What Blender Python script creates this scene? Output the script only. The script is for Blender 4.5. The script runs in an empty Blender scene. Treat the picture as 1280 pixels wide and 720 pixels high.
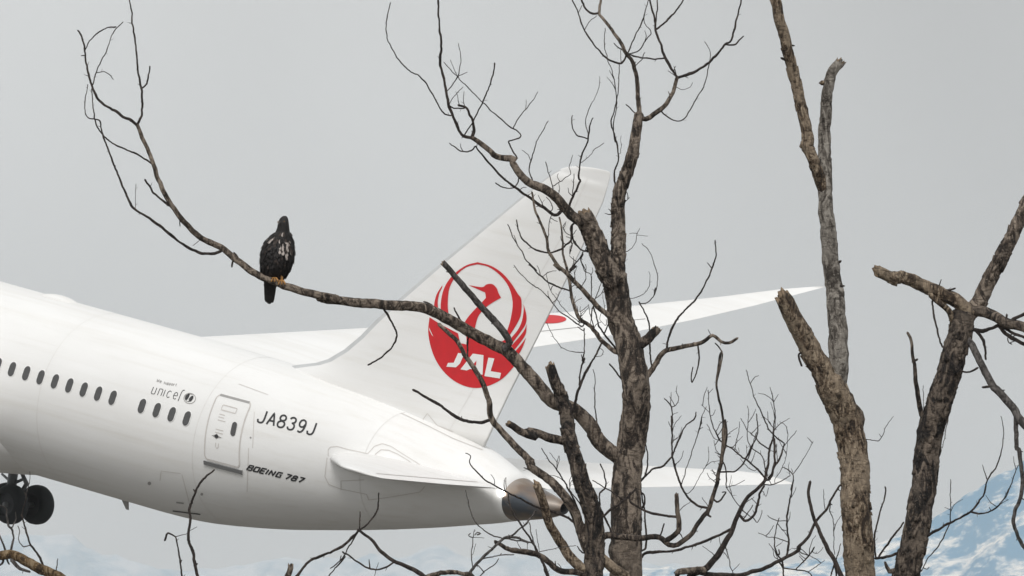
import bpy, bmesh, math, random
from mathutils import Vector, Matrix, noise
from mathutils.bvhtree import BVHTree
from mathutils.geometry import tessellate_polygon

# ------------------------------------------------------------------ camera
SC = bpy.context.scene
COL = SC.collection
RAD = math.radians
ELEV = RAD(3.2)                 # the long lens looks a little up
F = 15200.0                     # focal length in pixels of a 1280 px wide picture
CAM = Vector((0, 0, 2.0))
RIGHT = Vector((1, 0, 0)); FWD = Vector((0, math.cos(ELEV), math.sin(ELEV))); UP = Vector((0, -math.sin(ELEV), math.cos(ELEV)))
cam = bpy.data.cameras.new('camera'); camo = bpy.data.objects.new('camera', cam); COL.objects.link(camo)
camo.location = CAM; camo.rotation_euler = (math.pi / 2 + ELEV, 0, 0)
cam.sensor_width = 36; cam.lens = F * 36 / 1280; cam.clip_start = 1; cam.clip_end = 90000
SC.camera = camo

# ------------------------------------------------------------------ sky, sun, exposure
SUN_EL, SUN_AZ = RAD(46), RAD(188)      # azimuth from +Y clockwise: behind the camera
w = bpy.data.worlds.new('World'); SC.world = w; w.use_nodes = True
nt = w.node_tree; nt.nodes.clear()
N = lambda t: nt.nodes.new(t)
out = N('ShaderNodeOutputWorld'); bg = N('ShaderNodeBackground'); bg.inputs['Strength'].default_value = 0.1
sky = N('ShaderNodeTexSky'); sky.sky_type = 'NISHITA'; sky.sun_disc = False
sky.sun_elevation = SUN_EL; sky.sun_rotation = SUN_AZ; sky.dust_density = 4; sky.air_density = 1.2
hs = N('ShaderNodeHueSaturation'); hs.inputs['Saturation'].default_value = 0.15
nt.links.new(sky.outputs[0], hs.inputs['Color'])
tc = N('ShaderNodeTexCoord'); nz = N('ShaderNodeTexNoise'); nz.inputs['Scale'].default_value = 9.0; nz.inputs['Detail'].default_value = 3
wm = N('ShaderNodeMapping'); wm.inputs['Location'].default_value = (1.9, 6.4, 2.8); nt.links.new(tc.outputs['Generated'], wm.inputs['Vector']); nt.links.new(wm.outputs[0], nz.inputs['Vector'])
cr = N('ShaderNodeValToRGB'); cr.color_ramp.elements[0].position = 0.3; cr.color_ramp.elements[1].position = 0.72
cr.color_ramp.elements[0].color = (4.1, 4.13, 4.13, 1); cr.color_ramp.elements[1].color = (6.9, 7.0, 6.98, 1)
nt.links.new(nz.outputs['Fac'], cr.inputs['Fac'])
mx = N('ShaderNodeMix'); mx.data_type = 'RGBA'; mx.inputs['Factor'].default_value = 0.93
nt.links.new(hs.outputs[0], mx.inputs['A']); nt.links.new(cr.outputs[0], mx.inputs['B'])
nt.links.new(mx.outputs['Result'], bg.inputs['Color']); nt.links.new(bg.outputs[0], out.inputs['Surface'])
sl = bpy.data.lights.new('sun', 'SUN'); sl.energy = 1.5; sl.angle = RAD(24); sl.color = (1, 0.98, 0.955)
so = bpy.data.objects.new('sun', sl); COL.objects.link(so)
sd = Vector((math.sin(SUN_AZ) * math.cos(SUN_EL), math.cos(SUN_AZ) * math.cos(SUN_EL), math.sin(SUN_EL)))
so.rotation_euler = (-sd).to_track_quat('-Z', 'Y').to_euler(); so.location = (0, -50, 120)
vs = SC.view_settings; vs.view_transform = 'Standard'; vs.look = 'None'; vs.exposure = 0.28; vs.gamma = 1; vs.use_curve_mapping = False
SC.cycles.use_denoising = True
SC.cycles.max_bounces = 8; SC.cycles.volume_bounces = 2

# ------------------------------------------------------------------ helpers
def tag(o, label=None, cat=None, group=None, kind=None):
    if label: o['label'] = label
    if cat: o['category'] = cat
    if group: o['group'] = group
    if kind: o['kind'] = kind
    return o

def empty(name, loc=(0, 0, 0)):
    o = bpy.data.objects.new(name, None); COL.objects.link(o); o.location = loc
    o.empty_display_size = 0.5
    return o

def link(name, me, parent=None):
    o = bpy.data.objects.new(name, me); COL.objects.link(o)
    if parent is not None: o.parent = parent
    return o

def mesh(name, verts, faces, mats, parent=None, smooth=True, midx=None):
    me = bpy.data.meshes.new(name); me.from_pydata([tuple(v) for v in verts], [], faces)
    for m in (mats if isinstance(mats, (list, tuple)) else [mats]): me.materials.append(m)
    if midx is not None:
        me.polygons.foreach_set('material_index', midx)
    me.polygons.foreach_set('use_smooth', [smooth] * len(me.polygons))
    me.update()
    return link(name, me, parent)

class NodeMat:
    def __init__(self, name, rough=0.6):
        self.m = bpy.data.materials.new(name); self.m.use_nodes = True
        self.t = self.m.node_tree; self.b = self.t.nodes['Principled BSDF']; self.b.inputs['Roughness'].default_value = rough
    def n(self, typ, **kw):
        x = self.t.nodes.new(typ)
        for k, v in kw.items():
            if k in x.inputs: x.inputs[k].default_value = v
            else: setattr(x, k, v)
        return x
    def l(self, a, b): self.t.links.new(a, b)
    def coords(self, scale=(1, 1, 1), kind='Object'):
        c = self.n('ShaderNodeTexCoord'); mp = self.n('ShaderNodeMapping'); mp.inputs['Scale'].default_value = scale
        self.l(c.outputs[kind], mp.inputs['Vector']); return mp.outputs['Vector']
    def noise(self, vec, scale, detail=4, rough=0.55, dist=0.0):
        x = self.n('ShaderNodeTexNoise'); x.inputs['Scale'].default_value = scale; x.inputs['Detail'].default_value = detail
        x.inputs['Roughness'].default_value = rough; x.inputs['Distortion'].default_value = dist
        self.l(vec, x.inputs['Vector']); return x.outputs['Fac']
    def ramp(self, fac, stops):
        r = self.n('ShaderNodeValToRGB'); e = r.color_ramp.elements
        while len(e) < len(stops): e.new(0.5)
        for el, (p, c) in zip(e, stops): el.position = p; el.color = (*c, 1)
        self.l(fac, r.inputs['Fac']); return r.outputs['Color']
    def mix(self, fac, a, b, mode='MIX'):
        x = self.n('ShaderNodeMix', data_type='RGBA', blend_type=mode)
        for s, v in (('Factor', fac), ('A', a), ('B', b)):
            if isinstance(v, (int, float)): x.inputs[s].default_value = v
            elif isinstance(v, tuple): x.inputs[s].default_value = (*v, 1)
            else: self.l(v, x.inputs[s])
        return x.outputs['Result']
    def bump(self, h, strength, dist):
        x = self.n('ShaderNodeBump'); x.inputs['Strength'].default_value = strength; x.inputs['Distance'].default_value = dist
        self.l(h, x.inputs['Height']); self.l(x.outputs['Normal'], self.b.inputs['Normal'])
    def col(self, c):
        if isinstance(c, tuple): self.b.inputs['Base Color'].default_value = (*c, 1)
        else: self.l(c, self.b.inputs['Base Color'])

def plain(name, c, rough=0.5, metal=0.0, coat=0.0, var=0.06, scale=3.0):
    m = NodeMat(name, rough); f = m.noise(m.coords(), scale, 4)
    m.col(m.ramp(f, [(0.3, tuple(x * (1 - var) for x in c)), (0.7, tuple(min(1, x * (1 + var)) for x in c))]))
    m.b.inputs['Metallic'].default_value = metal; m.b.inputs['Coat Weight'].default_value = coat; m.b.inputs['Coat Roughness'].default_value = 0.12
    return m.m

def unproj(px, py, depth):
    return CAM + FWD * depth + RIGHT * ((px - 640) / F * depth) + UP * ((360 - py) / F * depth)

# crops of the picture used as rulers while measuring: origin and scale
CROPS = dict(a=(80, 0, 3.6), b=(470, 0, 3.6), c=(700, 0, 3.6), d=(640, 180, 3.6), e=(660, 360, 3.6), f=(640, 520, 3.6), g=(960, 360, 3.6),
    h=(960, 520, 3.6), i=(900, 0, 3.1316), j=(940, 180, 3.2735), k=(160, 140, 2.769), l=(400, 340, 3), m=(340, 560, 3.5556),
    n=(140, 560, 4.5), o=(800, 440, 4), p=(380, 240, 3), q=(0, 500, 3.272), r=(380, 500, 3.5556), s=(500, 300, 3.6), t=(600, 180, 4.8),
    u=(660, 330, 3.2), v=(640, 240, 7.2), w=(660, 330, 7.2), x=(860, 540, 7.2), y=(840, 620, 7.2), z=(1120, 330, 7.2), A=(570, 600, 6),
    B=(0, 640, 9), C=(960, 600, 6), D=(1120, 500, 3.275), E=(640, 440, 6), F=(640, 580, 5.144), G=(330, 640, 4.571), H=(0, 590, 5.54),
    I=(240, 480, 5.144), K=(170, 460, 12.0), L=(400, 540, 7.2), P=(0, 0, 1))
def pts(s):
    cur = 'P'; r = []
    for t in s.split():
        if t[0] == '@': cur = t[1]; continue
        x, y = map(float, t.split(',')); ox, oy, k = CROPS[cur]; r.append((ox + x / k, oy + y / k))
    return r

# ------------------------------------------------------------------ ground, mountains
def frac(p, o=5, h=0.9): return noise.fractal(p, h, 2.1, o)

gm = NodeMat('dry_grass_ground', 0.95); gv = gm.coords()
gm.col(gm.ramp(gm.noise(gv, 0.05, 6), [(0.3, (0.085, 0.080, 0.072)), (0.55, (0.14, 0.132, 0.118)), (0.75, (0.21, 0.20, 0.182))]))
gx = [-12900, -8000, -2000, -400, -100, 0, 100, 400, 2000, 8000, 12900]; gy = [-850, -400, -100, 0, 60, 120, 200, 400, 1000, 4000, 12000, 26400]
tag(mesh('ground', [(x, y, 0) for y in gy for x in gx], [(j * len(gx) + i, j * len(gx) + i + 1, (j + 1) * len(gx) + i + 1, (j + 1) * len(gx) + i)
     for j in range(len(gy) - 1) for i in range(len(gx) - 1)], gm.m), kind='structure')

def interp(tab, x):
    if x <= tab[0][0]: return tab[0][1]
    for (a, b), (c, d) in zip(tab, tab[1:]):
        if x <= c:
            t = (x - a) / (c - a); t = t * t * (3 - 2 * t) if len(tab) < 0 else t
            return b + (d - b) * t
    return tab[-1][1]

def mountain_mat(name, hazed_rock, snow, sc, lo, hi):
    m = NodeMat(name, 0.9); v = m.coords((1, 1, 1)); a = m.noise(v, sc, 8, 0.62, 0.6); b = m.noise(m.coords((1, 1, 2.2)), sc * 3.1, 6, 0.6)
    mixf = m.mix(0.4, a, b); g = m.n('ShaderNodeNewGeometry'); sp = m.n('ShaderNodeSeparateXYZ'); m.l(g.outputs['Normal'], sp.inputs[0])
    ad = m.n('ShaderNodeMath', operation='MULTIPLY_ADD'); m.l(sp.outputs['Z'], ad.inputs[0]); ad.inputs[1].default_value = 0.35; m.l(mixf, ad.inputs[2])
    m.col(m.ramp(ad.outputs[0], [(lo, hazed_rock), (hi, snow)])); return m.m

def mountain(name, prof, d0, xs, ys, mat, rough, seed, base):
    V = []
    for y in ys:
        for x in xs:
            h = interp(prof, x); t = y / base           # y is the distance in front of (-) or behind (+) the ridge
            n1 = frac(Vector((x / 260 + seed, y / 260, 0.3))) * rough * .8 + frac(Vector((x / 60 + seed, y / 60, 4.1)), 5) * rough * 0.34
            z = h * max(0.0, 1 - abs(t)) + n1 * (1 - abs(t) * 0.7) * (0.7 + 0.3 * min(1, abs(y) / 150))
            if abs(t) >= 0.98: z = -5
            V.append((x, d0 + y, z))
    nx = len(xs)
    return tag(mesh(name, V, [(j * nx + i, j * nx + i + 1, (j + 1) * nx + i + 1, (j + 1) * nx + i) for j in range(len(ys) - 1) for i in range(nx - 1)], mat), kind='structure')

def span(a, b, s): return [a + (b - a) * i / max(1, round((b - a) / s)) for i in range(max(1, round((b - a) / s)) + 1)]
MTN = mountain_mat('haze_blue_snowy_rock', (0.080, 0.25, 0.40), (0.82, 0.80, 0.765), 0.022, 0.74, 0.87)  # blue of distant haze and shaded snow is painted into the rock colour
FARM = mountain_mat('haze_toned_far_snow', (0.26, 0.38, 0.47), (0.56, 0.60, 0.64), 0.010, 0.68, 0.86)  # rock and snow both carry painted haze, a grey-blue that blends with the air
xs = [-7000, -4000, -2500, -1600] + span(-1000, 1000, 8) + [1300, 1800, 2600, 4000, 7000]
ys = [-900, -700, -500, -380] + span(-300, 60, 7) + [120, 250, 500, 900]
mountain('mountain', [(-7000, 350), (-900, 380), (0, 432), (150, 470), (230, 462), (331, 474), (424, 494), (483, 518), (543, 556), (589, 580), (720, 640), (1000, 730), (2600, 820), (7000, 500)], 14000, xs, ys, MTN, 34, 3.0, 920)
xs = [-12000, -8000, -5000, -3000] + span(-1300, 1300, 14) + [1800, 3000, 6000, 12000]
ys = [-1500, -1100, -700, -500] + span(-400, 80, 12) + [200, 500, 900, 1500]
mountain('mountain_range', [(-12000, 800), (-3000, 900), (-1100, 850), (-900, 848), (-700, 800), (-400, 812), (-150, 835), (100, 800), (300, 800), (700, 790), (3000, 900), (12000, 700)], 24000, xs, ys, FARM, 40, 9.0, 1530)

# the air between: one even box of haze round everything
hz = bpy.data.materials.new('haze_air'); hz.use_nodes = True; ht = hz.node_tree; ht.nodes.clear()
ho = ht.nodes.new('ShaderNodeOutputMaterial'); hv = ht.nodes.new('ShaderNodeVolumePrincipled')
hv.inputs['Color'].default_value = (0.93, 0.972, 1.0, 1); hv.inputs['Density'].default_value = HAZE = 4.2e-5; hv.inputs['Anisotropy'].default_value = 0.0
ht.links.new(hv.outputs[0], ho.inputs['Volume'])
bx = [(x, y, z) for z in (-6.5, 1100) for y in (-900, 26500) for x in (-13000, 13000)]
tag(mesh('haze', bx, [(0, 2, 3, 1), (4, 5, 7, 6), (0, 1, 5, 4), (2, 6, 7, 3), (0, 4, 6, 2), (1, 3, 7, 5)], hz, smooth=False), 'thin even grey haze in the air before the mountains', 'haze', kind='stuff')

# ------------------------------------------------------------------ airliner (own axes: x aft, y to its right wing, z up, metres)
PM = Matrix(((0.7145195078392061, 0.6826042549160035, 0.1533404841774878), (-0.673244845308143, 0.7304772567487244, -0.11464883618629926), (-0.19027151963242822, -0.0213168605433762, 0.9815000459874369)))
PT = Vector((-6.92453282, 399.54005235, -5.59444086)); PREF = Vector((50, 0, 0)); BASE = Vector((33, 0, -6.0))
CW = Matrix((RIGHT, FWD, UP)).transposed()          # camera axes to world
PR = CW @ PM
plane = empty('airliner'); 
plane.matrix_world = Matrix.Translation(CAM + CW @ (PM @ (BASE - PREF) + PT)) @ PR.to_4x4()
tag(plane, 'white passenger jet with red crane emblem on its tail climbing with its wheels down', 'airliner')
EYE = PM.transposed() @ (-PT) + PREF                # the camera in the aircraft's axes
def pray(px, py): return (PM.transposed() @ Vector(((px - 640) / F, 1, (360 - py) / F))).normalized()

pw = NodeMat('white_aircraft_paint', 0.42); pw.b.inputs['Specular IOR Level'].default_value = 0.3; pv = pw.coords((0.25, 1, 1)); 
pc = pw.ramp(pw.noise(pv, 0.9, 5), [(0.35, (0.83, 0.825, 0.81)), (0.7, (0.88, 0.878, 0.868))])
streak = pw.ramp(pw.noise(pw.coords((0.06, 2.5, 2.5)), 1.6, 5), [(0.50, (1, 1, 1)), (0.78, (0.93, 0.92, 0.90))])
pw.col(pw.mix(1.0, pc, streak, 'MULTIPLY')); pw.b.inputs['Coat Weight'].default_value = 0.06; pw.b.inputs['Coat Roughness'].default_value = 0.1
WHITE = pw.m
GREYP = plain('grey_leading_edge_paint', (0.60, 0.61, 0.61), 0.4, 0.2)
SEAM = plain('seam_sealant', (0.62, 0.59, 0.56), 0.7)
DARKP = plain('dark_lettering_paint', (0.03, 0.03, 0.032), 0.45)
MIDP = plain('faded_grey_lettering_paint', (0.35, 0.34, 0.33), 0.5)
RED = plain('red_emblem_paint', (0.60, 0.010, 0.017), 0.5)
GLASS = plain('dark_cabin_window', (0.075, 0.075, 0.075), 0.25)
TYRE = plain('black_tyre_rubber', (0.012, 0.016, 0.02), 0.75)
STEEL = plain('gear_steel', (0.16, 0.17, 0.18), 0.45, 0.5)
HOLE = plain('sooty_exhaust_inside', (0.01, 0.01, 0.011), 0.8)
cm = NodeMat('heat_and_reflection_tinted_metal', 0.36); cv = cm.coords((0.5, 1, 1)); cm.b.inputs['Metallic'].default_value = 0.6
cm.col(cm.ramp(cm.noise(cv, 1.1, 3, 0.5, 0.3), [(0.36, (0.10, 0.115, 0.135)), (0.54, (0.26, 0.20, 0.155)), (0.72, (0.46, 0.42, 0.38))]))  # slate tone puts the dark ground's reflection into the metal's colour
METAL = cm.m

def pm(name, V, Fc, mat, parent=plane, **k): return mesh(name, [Vector(v) - BASE for v in V], Fc, mat, parent, **k)

# fuselage: x, top, bottom, half width
FUS = [(0, -.75, -.8, .03), (.2, -.35, -1.2, .42), (.6, .1, -1.5, .8), (1.5, .8, -1.95, 1.35), (3, 1.75, -2.4, 1.95), (5, 2.55, -2.75, 2.5), (7.5, 2.9, -2.93, 2.8), (10, 2.97, -2.97, 2.87),
  (43.5, 2.97, -2.97, 2.87), (45, 2.965, -2.96, 2.86), (46.5, 2.95, -2.90, 2.83), (48.4, 2.92, -2.66, 2.75), (50, 2.86, -2.40, 2.62), (51.5, 2.77, -2.10, 2.45), (53.1, 2.66, -1.77, 2.24), (55, 2.45, -1.34, 1.93), (56.6, 2.23, -.95, 1.65), (58, 1.98, -.58, 1.36), (59, 1.68, -.32, 1.10), (59.9, 1.36, -.05, .84), (60.6, 1.20, .13, .66), (61.3, 1.08, .33, .46), (61.9, .98, .58, .21)]
def fus(x):
    for a, b in zip(FUS, FUS[1:]):
        if x <= b[0]:
            i = FUS.index(a); p0 = FUS[max(0, i - 1)]; p3 = FUS[min(len(FUS) - 1, i + 2)]; t = (x - a[0]) / (b[0] - a[0]); r = []
            for k in (1, 2, 3):
                m0 = (b[k] - p0[k]) / (b[0] - p0[0]) * (b[0] - a[0]); m1 = (p3[k] - a[k]) / (p3[0] - a[0]) * (b[0] - a[0])
                if a[0] == 10: m0 = m1 = 0
                r.append((2 * t**3 - 3 * t**2 + 1) * a[k] + (t**3 - 2 * t**2 + t) * m0 + (-2 * t**3 + 3 * t**2) * b[k] + (t**3 - t**2) * m1)
            return r
    return FUS[-1][1:]
def ring(x, n=80, grow=0.0):
    zt, zb, wd = fus(x); zc = (zt + zb) / 2; h = (zt - zb) / 2 + grow
    return [(x, (wd + grow) * math.sin(2 * math.pi * i / n), zc + h * math.cos(2 * math.pi * i / n)) for i in range(n)]
def loft(rings, close_ends=(True, True)):
    n = len(rings[0]); V = [p for r in rings for p in r]
    Fc = [(j * n + i, (j + 1) * n + i, (j + 1) * n + (i + 1) % n, j * n + (i + 1) % n) for j in range(len(rings) - 1) for i in range(n)]
    if close_ends[0]: Fc.append(tuple(range(n)))
    if close_ends[1]: Fc.append(tuple(range(len(V) - 1, len(V) - n - 1, -1)))
    return V, Fc
xsF = [0, .08, .2, .4, .6, 1, 1.5, 2.2, 3, 4, 5, 6, 7.5, 9, 10] + span(11, 43, 1.6) + span(43.5, 59.9, 0.4)
FV, FF = loft([ring(x) for x in xsF]); fuselage = pm('fuselage', FV, FF, WHITE)
CV, CF = loft([ring(x) for x in span(59.9, 61.9, 0.2)], (False, False)); cone = pm('exhaust_cone', CV, CF, METAL)
rx = fus(61.9); 
HV, HF = loft([[(x, y * s, .78 + (z - .78) * s) for x_, y, z in ring(61.9, 40)] for x, s in ((61.905, 1.0), (61.9, .84), (61.2, .8))], (False, True)); pm('exhaust_pipe', HV, HF, HOLE, cone)
tri = lambda V, Fc: BVHTree.FromPolygons([Vector(v) for v in V], Fc)
BV_F = tri(FV + CV, FF + [tuple(i + len(FV) for i in f) for f in CF])

def side(x, z, lift=0.0, sgn=-1):                    # a point on the skin at station x and height z
    zt, zb, wd = fus(x); zc = (zt + zb) / 2; h = (zt - zb) / 2; c = max(-1, min(1, (z - zc) / h)); y = wd * math.sqrt(1 - c * c)
    n = Vector((0, y / wd**2, (z - zc) / h**2)).normalized()
    return Vector((x, sgn * (y + lift * n.y), z + lift * n.z))

def hit(px, py, bvh=BV_F, lift=0.012):
    loc, n, i, d = bvh.ray_cast(EYE, pray(px, py))
    if loc is None: return None
    if n.dot(pray(px, py)) > 0: n = -n
    return loc + n * lift

def ribbon_geo(path, width, bvh=BV_F, lift=0.012, closed=False, step=3.0):
    P = [Vector(p) for p in path]
    if closed: P.append(P[0])
    Q = [P[0]]
    for a, b in zip(P, P[1:]):
        k = max(1, int((b - a).length / step))
        for i in range(1, k + 1): Q.append(a.lerp(b, i / k))
    V = []; Fc = []; prev = None
    for i, q in enumerate(Q):
        t = (Q[min(i + 1, len(Q) - 1)] - Q[max(0, i - 1)])
        if t.length < 1e-6: continue
        t.normalize(); nrm = Vector((-t.y, t.x)) * width / 2
        a = hit(*(q + nrm), bvh, lift); b = hit(*(q - nrm), bvh, lift)
        if a is None or b is None: prev = None; continue
        V += [a, b]
        if prev is not None: Fc.append((prev, prev + 1, len(V) - 1, len(V) - 2))
        prev = len(V) - 2
    return V, Fc
def ribbons(name, paths, width, mat, bvh=BV_F, parent=plane, lift=0.012, closed=False, step=3.0):
    if name.endswith('_seam') and len(paths) > 1:
        for p in paths: ribbons(name, [p], width, mat, bvh, parent, lift, closed, step)
        return
    V = []; Fc = []
    for p in paths:
        v, f = ribbon_geo(p, width, bvh, lift, closed, step); Fc += [tuple(i + len(V) for i in q) for q in f]; V += v
    return pm(name, V, Fc, mat, parent) if Fc else None
def patch(name, polys, mat, bvh, parent=plane, lift=0.014, maxe=7.0):
    bm = bmesh.new()
    for poly in polys:
        vs_ = [bm.verts.new((x, y, 0)) for x, y in poly]
        for t in tessellate_polygon([[Vector((x, y, 0)) for x, y in poly]]):
            try: bm.faces.new([vs_[i] for i in t])
            except ValueError: pass
    for _ in range(5):
        es = [e for e in bm.edges if e.calc_length() > maxe]
        if not es: break
        bmesh.ops.subdivide_edges(bm, edges=es, cuts=1); bmesh.ops.triangulate(bm, faces=[f for f in bm.faces if len(f.verts) > 3])
    bm.verts.index_update(); V = []; ok = []
    for v in bm.verts:
        h = hit(v.co.x, v.co.y, bvh, lift); V.append(h if h is not None else Vector((0, 0, 0))); ok.append(h is not None)
    Fc = [tuple(v.index for v in f.verts) for f in bm.faces if all(ok[v.index] for v in f.verts)]
    bm.free(); return pm(name, V, Fc, mat, parent)

# wing-body fairing
fr = []
for x in span(19, 40.2, 0.6):
    t = (x - 19) / 21.2; s = math.sin(math.pi * min(1, max(0, t)))**0.45 if 0 < t < 1 else 0.0
    fr.append([(x, (0.6 + 3.0 * s) * math.sin(2 * math.pi * i / 48), -1.55 + (0.25 + 0.45 * s) * 0 + (0.5 + 1.62 * s) * math.cos(2 * math.pi * i / 48)) for i in range(48)])
WV, WF = loft(fr); pm('wing_fairing', WV, WF, WHITE)

# aerofoil surfaces
def foil(n=14):
    xs_ = [0.5 - 0.5 * math.cos(math.pi * i / n) for i in range(n + 1)]
    t = lambda c: 5 * (0.2969 * math.sqrt(c) - 0.126 * c - 0.3516 * c * c + 0.2843 * c**3 - 0.1036 * c**4)
    return [(c, t(c)) for c in reversed(xs_)] + [(c, -t(c)) for c in xs_[1:-1]]
FOIL = foil()
def surf_loft(secs, vertical=False, sgn=1):          # section: span, LE x, LE off, TE x, TE off, relative thickness
    R = []
    for s, lx, lo, tx, to, th in secs:
        ch = tx - lx
        R.append([((lx + c * ch), (t * th * ch), s) if vertical else (lx + c * ch, sgn * s, lo + (to - lo) * c + t * th * ch) for c, t in FOIL])
    return loft(R)
def dense(secs, k=3):
    r = []
    for a, b in zip(secs, secs[1:]):
        r += [tuple(a[q] + (b[q] - a[q]) * i / k for q in range(len(a))) for i in range(k)]
    return r + [secs[-1]]

WING = [(1.5, 24.6, -1.85, 37.9, -1.75, .12), (2.9, 25.5, -1.6, 37.7, -1.5, .12), (6, 27.45, -.95, 37.9, -.85, .11), (9.5, 29.65, -.15, 38.5, -.15, .105), (13.4, 32.1, .68, 39.5, .75, .1), (17.8, 34.87, 1.63, 40.55, 1.75, .095), (20, 36.25, 2.2, 41.2, 2.35, .095), (23.7, 38.55, 3.05, 42.4, 3.2, .09), (26, 40, 3.65, 43.0, 3.8, .09), (28.2, 41.9, 4.4, 43.75, 4.5, .085), (29.5, 43.6, 5.05, 44.55, 5.1, .08), (30.1, 44.85, 5.42, 45.1, 5.45, .08)]
for sg in (1, -1):
    V_, F_ = surf_loft(dense(WING), sgn=sg); wing = pm('wing', V_, F_, WHITE)
    if sg == 1: BV_W = tri(V_, F_); wing_far = wing
STAB = [(1.2, 52.4, .52, 60.0, 1.02, .10), (1.8, 52.95, .60, 60.2, 1.1, .10), (5.0, 56.2, 1.12, 61.2, 1.38, .10), (9.3, 60.6, 1.8, 62.7, 1.82, .10), (9.65, 61.1, 1.85, 62.82, 1.86, .09), (9.82, 61.7, 1.88, 62.85, 1.88, .06)]
for sg in (-1, 1):
    V_, F_ = surf_loft(dense(STAB, 4), sgn=sg); st = pm('horizontal_stabilizer', V_, F_, WHITE)
    if sg == -1: BV_S = tri(V_, F_); stab_near = st
# fin: height, LE x, TE x
FIN = [(2.0, 48.0, 58.03), (2.7, 48.3, 58.28), (3.0, 49.3, 58.4), (3.2, 50.0, 58.47), (3.42, 50.5, 58.56), (3.87, 51.16, 58.73), (4.44, 51.78, 58.97), (5.1, 52.38, 59.24), (6.0, 53.29, 59.62), (7.7, 55.1, 60.32), (9.0, 56.55, 60.84), (10.14, 57.82, 61.27), (10.73, 58.5, 61.48), (11.05, 58.88, 61.54), (11.22, 59.1, 61.57), (11.36, 59.3, 61.59), (11.47, 59.5, 61.6), (11.56, 59.72, 61.61), (11.63, 60.0, 61.61), (11.69, 60.35, 61.6), (11.73, 60.75, 61.57), (11.75, 61.1, 61.5)]
fs = dense([(z, a, 0, b, 0, 0.095 if z < 11.3 else 0.05) for z, a, b in FIN], 2)
V_, F_ = surf_loft(fs, vertical=True); nF = len(FOIL); half = len(FOIL) // 2
BV_T = tri(V_, F_); ncol = lambda f: [i % nF for i in f]
le = [f for f in F_ if len(f) == 4 and all(abs(c - half) <= 2 for c in ncol(f)) and V_[f[0]][2] < 11.4]
fin = pm('tail_fin', V_, [f for f in F_ if f not in set(le)], WHITE)
pm('leading_edge', V_, le, GREYP, fin)

# seams and control surfaces
SW = 0.75; FAINT = plain('faint_seam', (0.76, 0.745, 0.72), 0.6)
ribbons('rudder_seam', [pts('@P 560,541 700,300 735,222')], .5, FAINT, BV_T, fin, step=4)
ribbons('fin_root_seam', [pts('@l 20,400 125,445'), pts('@l 305,530 400,575 500,625 610,668')], SW, SEAM, BV_F)
ribbons('access_panel', [pts('@l 385,555 403,530 440,575 500,600')], .7, SEAM, BV_T, fin)
ribbons('flap_seam', [pts('@u 50,270 220,252'), pts('@u 415,225 470,220')], .6, MIDP, BV_W, wing_far)
patch('red_disc', [[(687 + 21 * math.cos(a * math.pi / 12), 399.3 + 5.3 * math.sin(a * math.pi / 12)) for a in range(24)]], RED, BV_W, wing_far, maxe=4)
ribbons('stabilizer_seal', [pts('@L 75,215 75,160 95,135 160,130 240,155 430,195 455,170 490,130 560,105 640,130 740,195 870,275 960,340 955,370'), pts('@L 65,230 45,400 80,470 180,510 420,560 440,610 600,590 900,540 945,490'),
    pts('@L 190,520 190,440 400,430')], .85, SEAM, BV_F)
ribbons('stabilizer_plate', [pts('@L 480,270 500,200 550,160 620,165 700,200 800,260 930,370')], 1.0, SEAM, BV_F)
ribbons('elevator_seam', [pts('@P 470,592 612,604')], .6, SEAM, BV_S, stab_near)
ribbons('skin_seam', [pts('@I 300,0 490,70'), pts('@P 258,420 298,431'), pts('@P 318,515 316,560'), pts('@P 311,560 309,615'), pts('@q 655,330 660,290 740,300'), pts('@q 745,305 775,420')], .7, SEAM)

for x in (40.4, 47.7, 54.6):
    zt, zb, wd = fus(x); pm('skin_joint', [p for a in range(73) for p in [(x + dx, (wd + .004) * math.sin(a * math.pi / 36), (zt + zb) / 2 + ((zt - zb) / 2 + .004) * math.cos(a * math.pi / 36)) for dx in (0, .025)]], [(2 * a, 2 * a + 1, 2 * a + 3, 2 * a + 2) for a in range(72)], FAINT)
# cabin windows: one mesh, set along the side
WX = [38.9 + .6917 * i for i in range(13) if i != 8] + [38.9 - .6917 * i for i in range(1, 9)]
def stadium(hw, hh, n=6):
    r = hw; P = []
    for k in range(2 * n + 2):
        a = math.pi * k / (2 * n + 1); P.append((r * math.cos(a), hh - r + r * math.sin(a)))
    return P + [(-x, -z) for x, z in P]
def skin_mesh(name, prof_in, prof_out, lift_in, lift_out, x0, z0):
    c = side(x0, z0); V = []
    for pr, lf in ((prof_in, lift_in), (prof_out, lift_out)):
        for dx, dz in pr: V.append(side(x0 + dx, z0 + dz, lf) - c)
    n = len(prof_in); return V, n
st_i = stadium(.112, .205); st_o = stadium(.146, .240)
V_, n_ = skin_mesh('p', st_i, st_o, .020, .016, 42, .73)
pane_me = bpy.data.meshes.new('pane'); pane_me.from_pydata([tuple(v) for v in V_[:n_]], [], [tuple(range(n_))]); pane_me.materials.append(GLASS)
frame_me = bpy.data.meshes.new('window'); frame_me.from_pydata([tuple(v) for v in V_], [], [(i, (i + 1) % n_, n_ + (i + 1) % n_, n_ + i) for i in range(n_)]); frame_me.materials.append(GLASS)
rim_me = bpy.data.meshes.new('rim')
V2_, _ = skin_mesh('p', st_o, stadium(.168, .262), .016, .004, 42, .73)
rim_me.from_pydata([tuple(v) for v in V2_], [], [(i, (i + 1) % n_, n_ + (i + 1) % n_, n_ + i) for i in range(n_)]); rim_me.materials.append(WHITE)
for x in WX:
    w_ = link('window', frame_me, plane); w_.location = side(x, .73) - BASE + Vector((0, side(42, .73).y * 0, 0))
    link('pane', pane_me, w_); link('rim', rim_me, w_)

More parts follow.
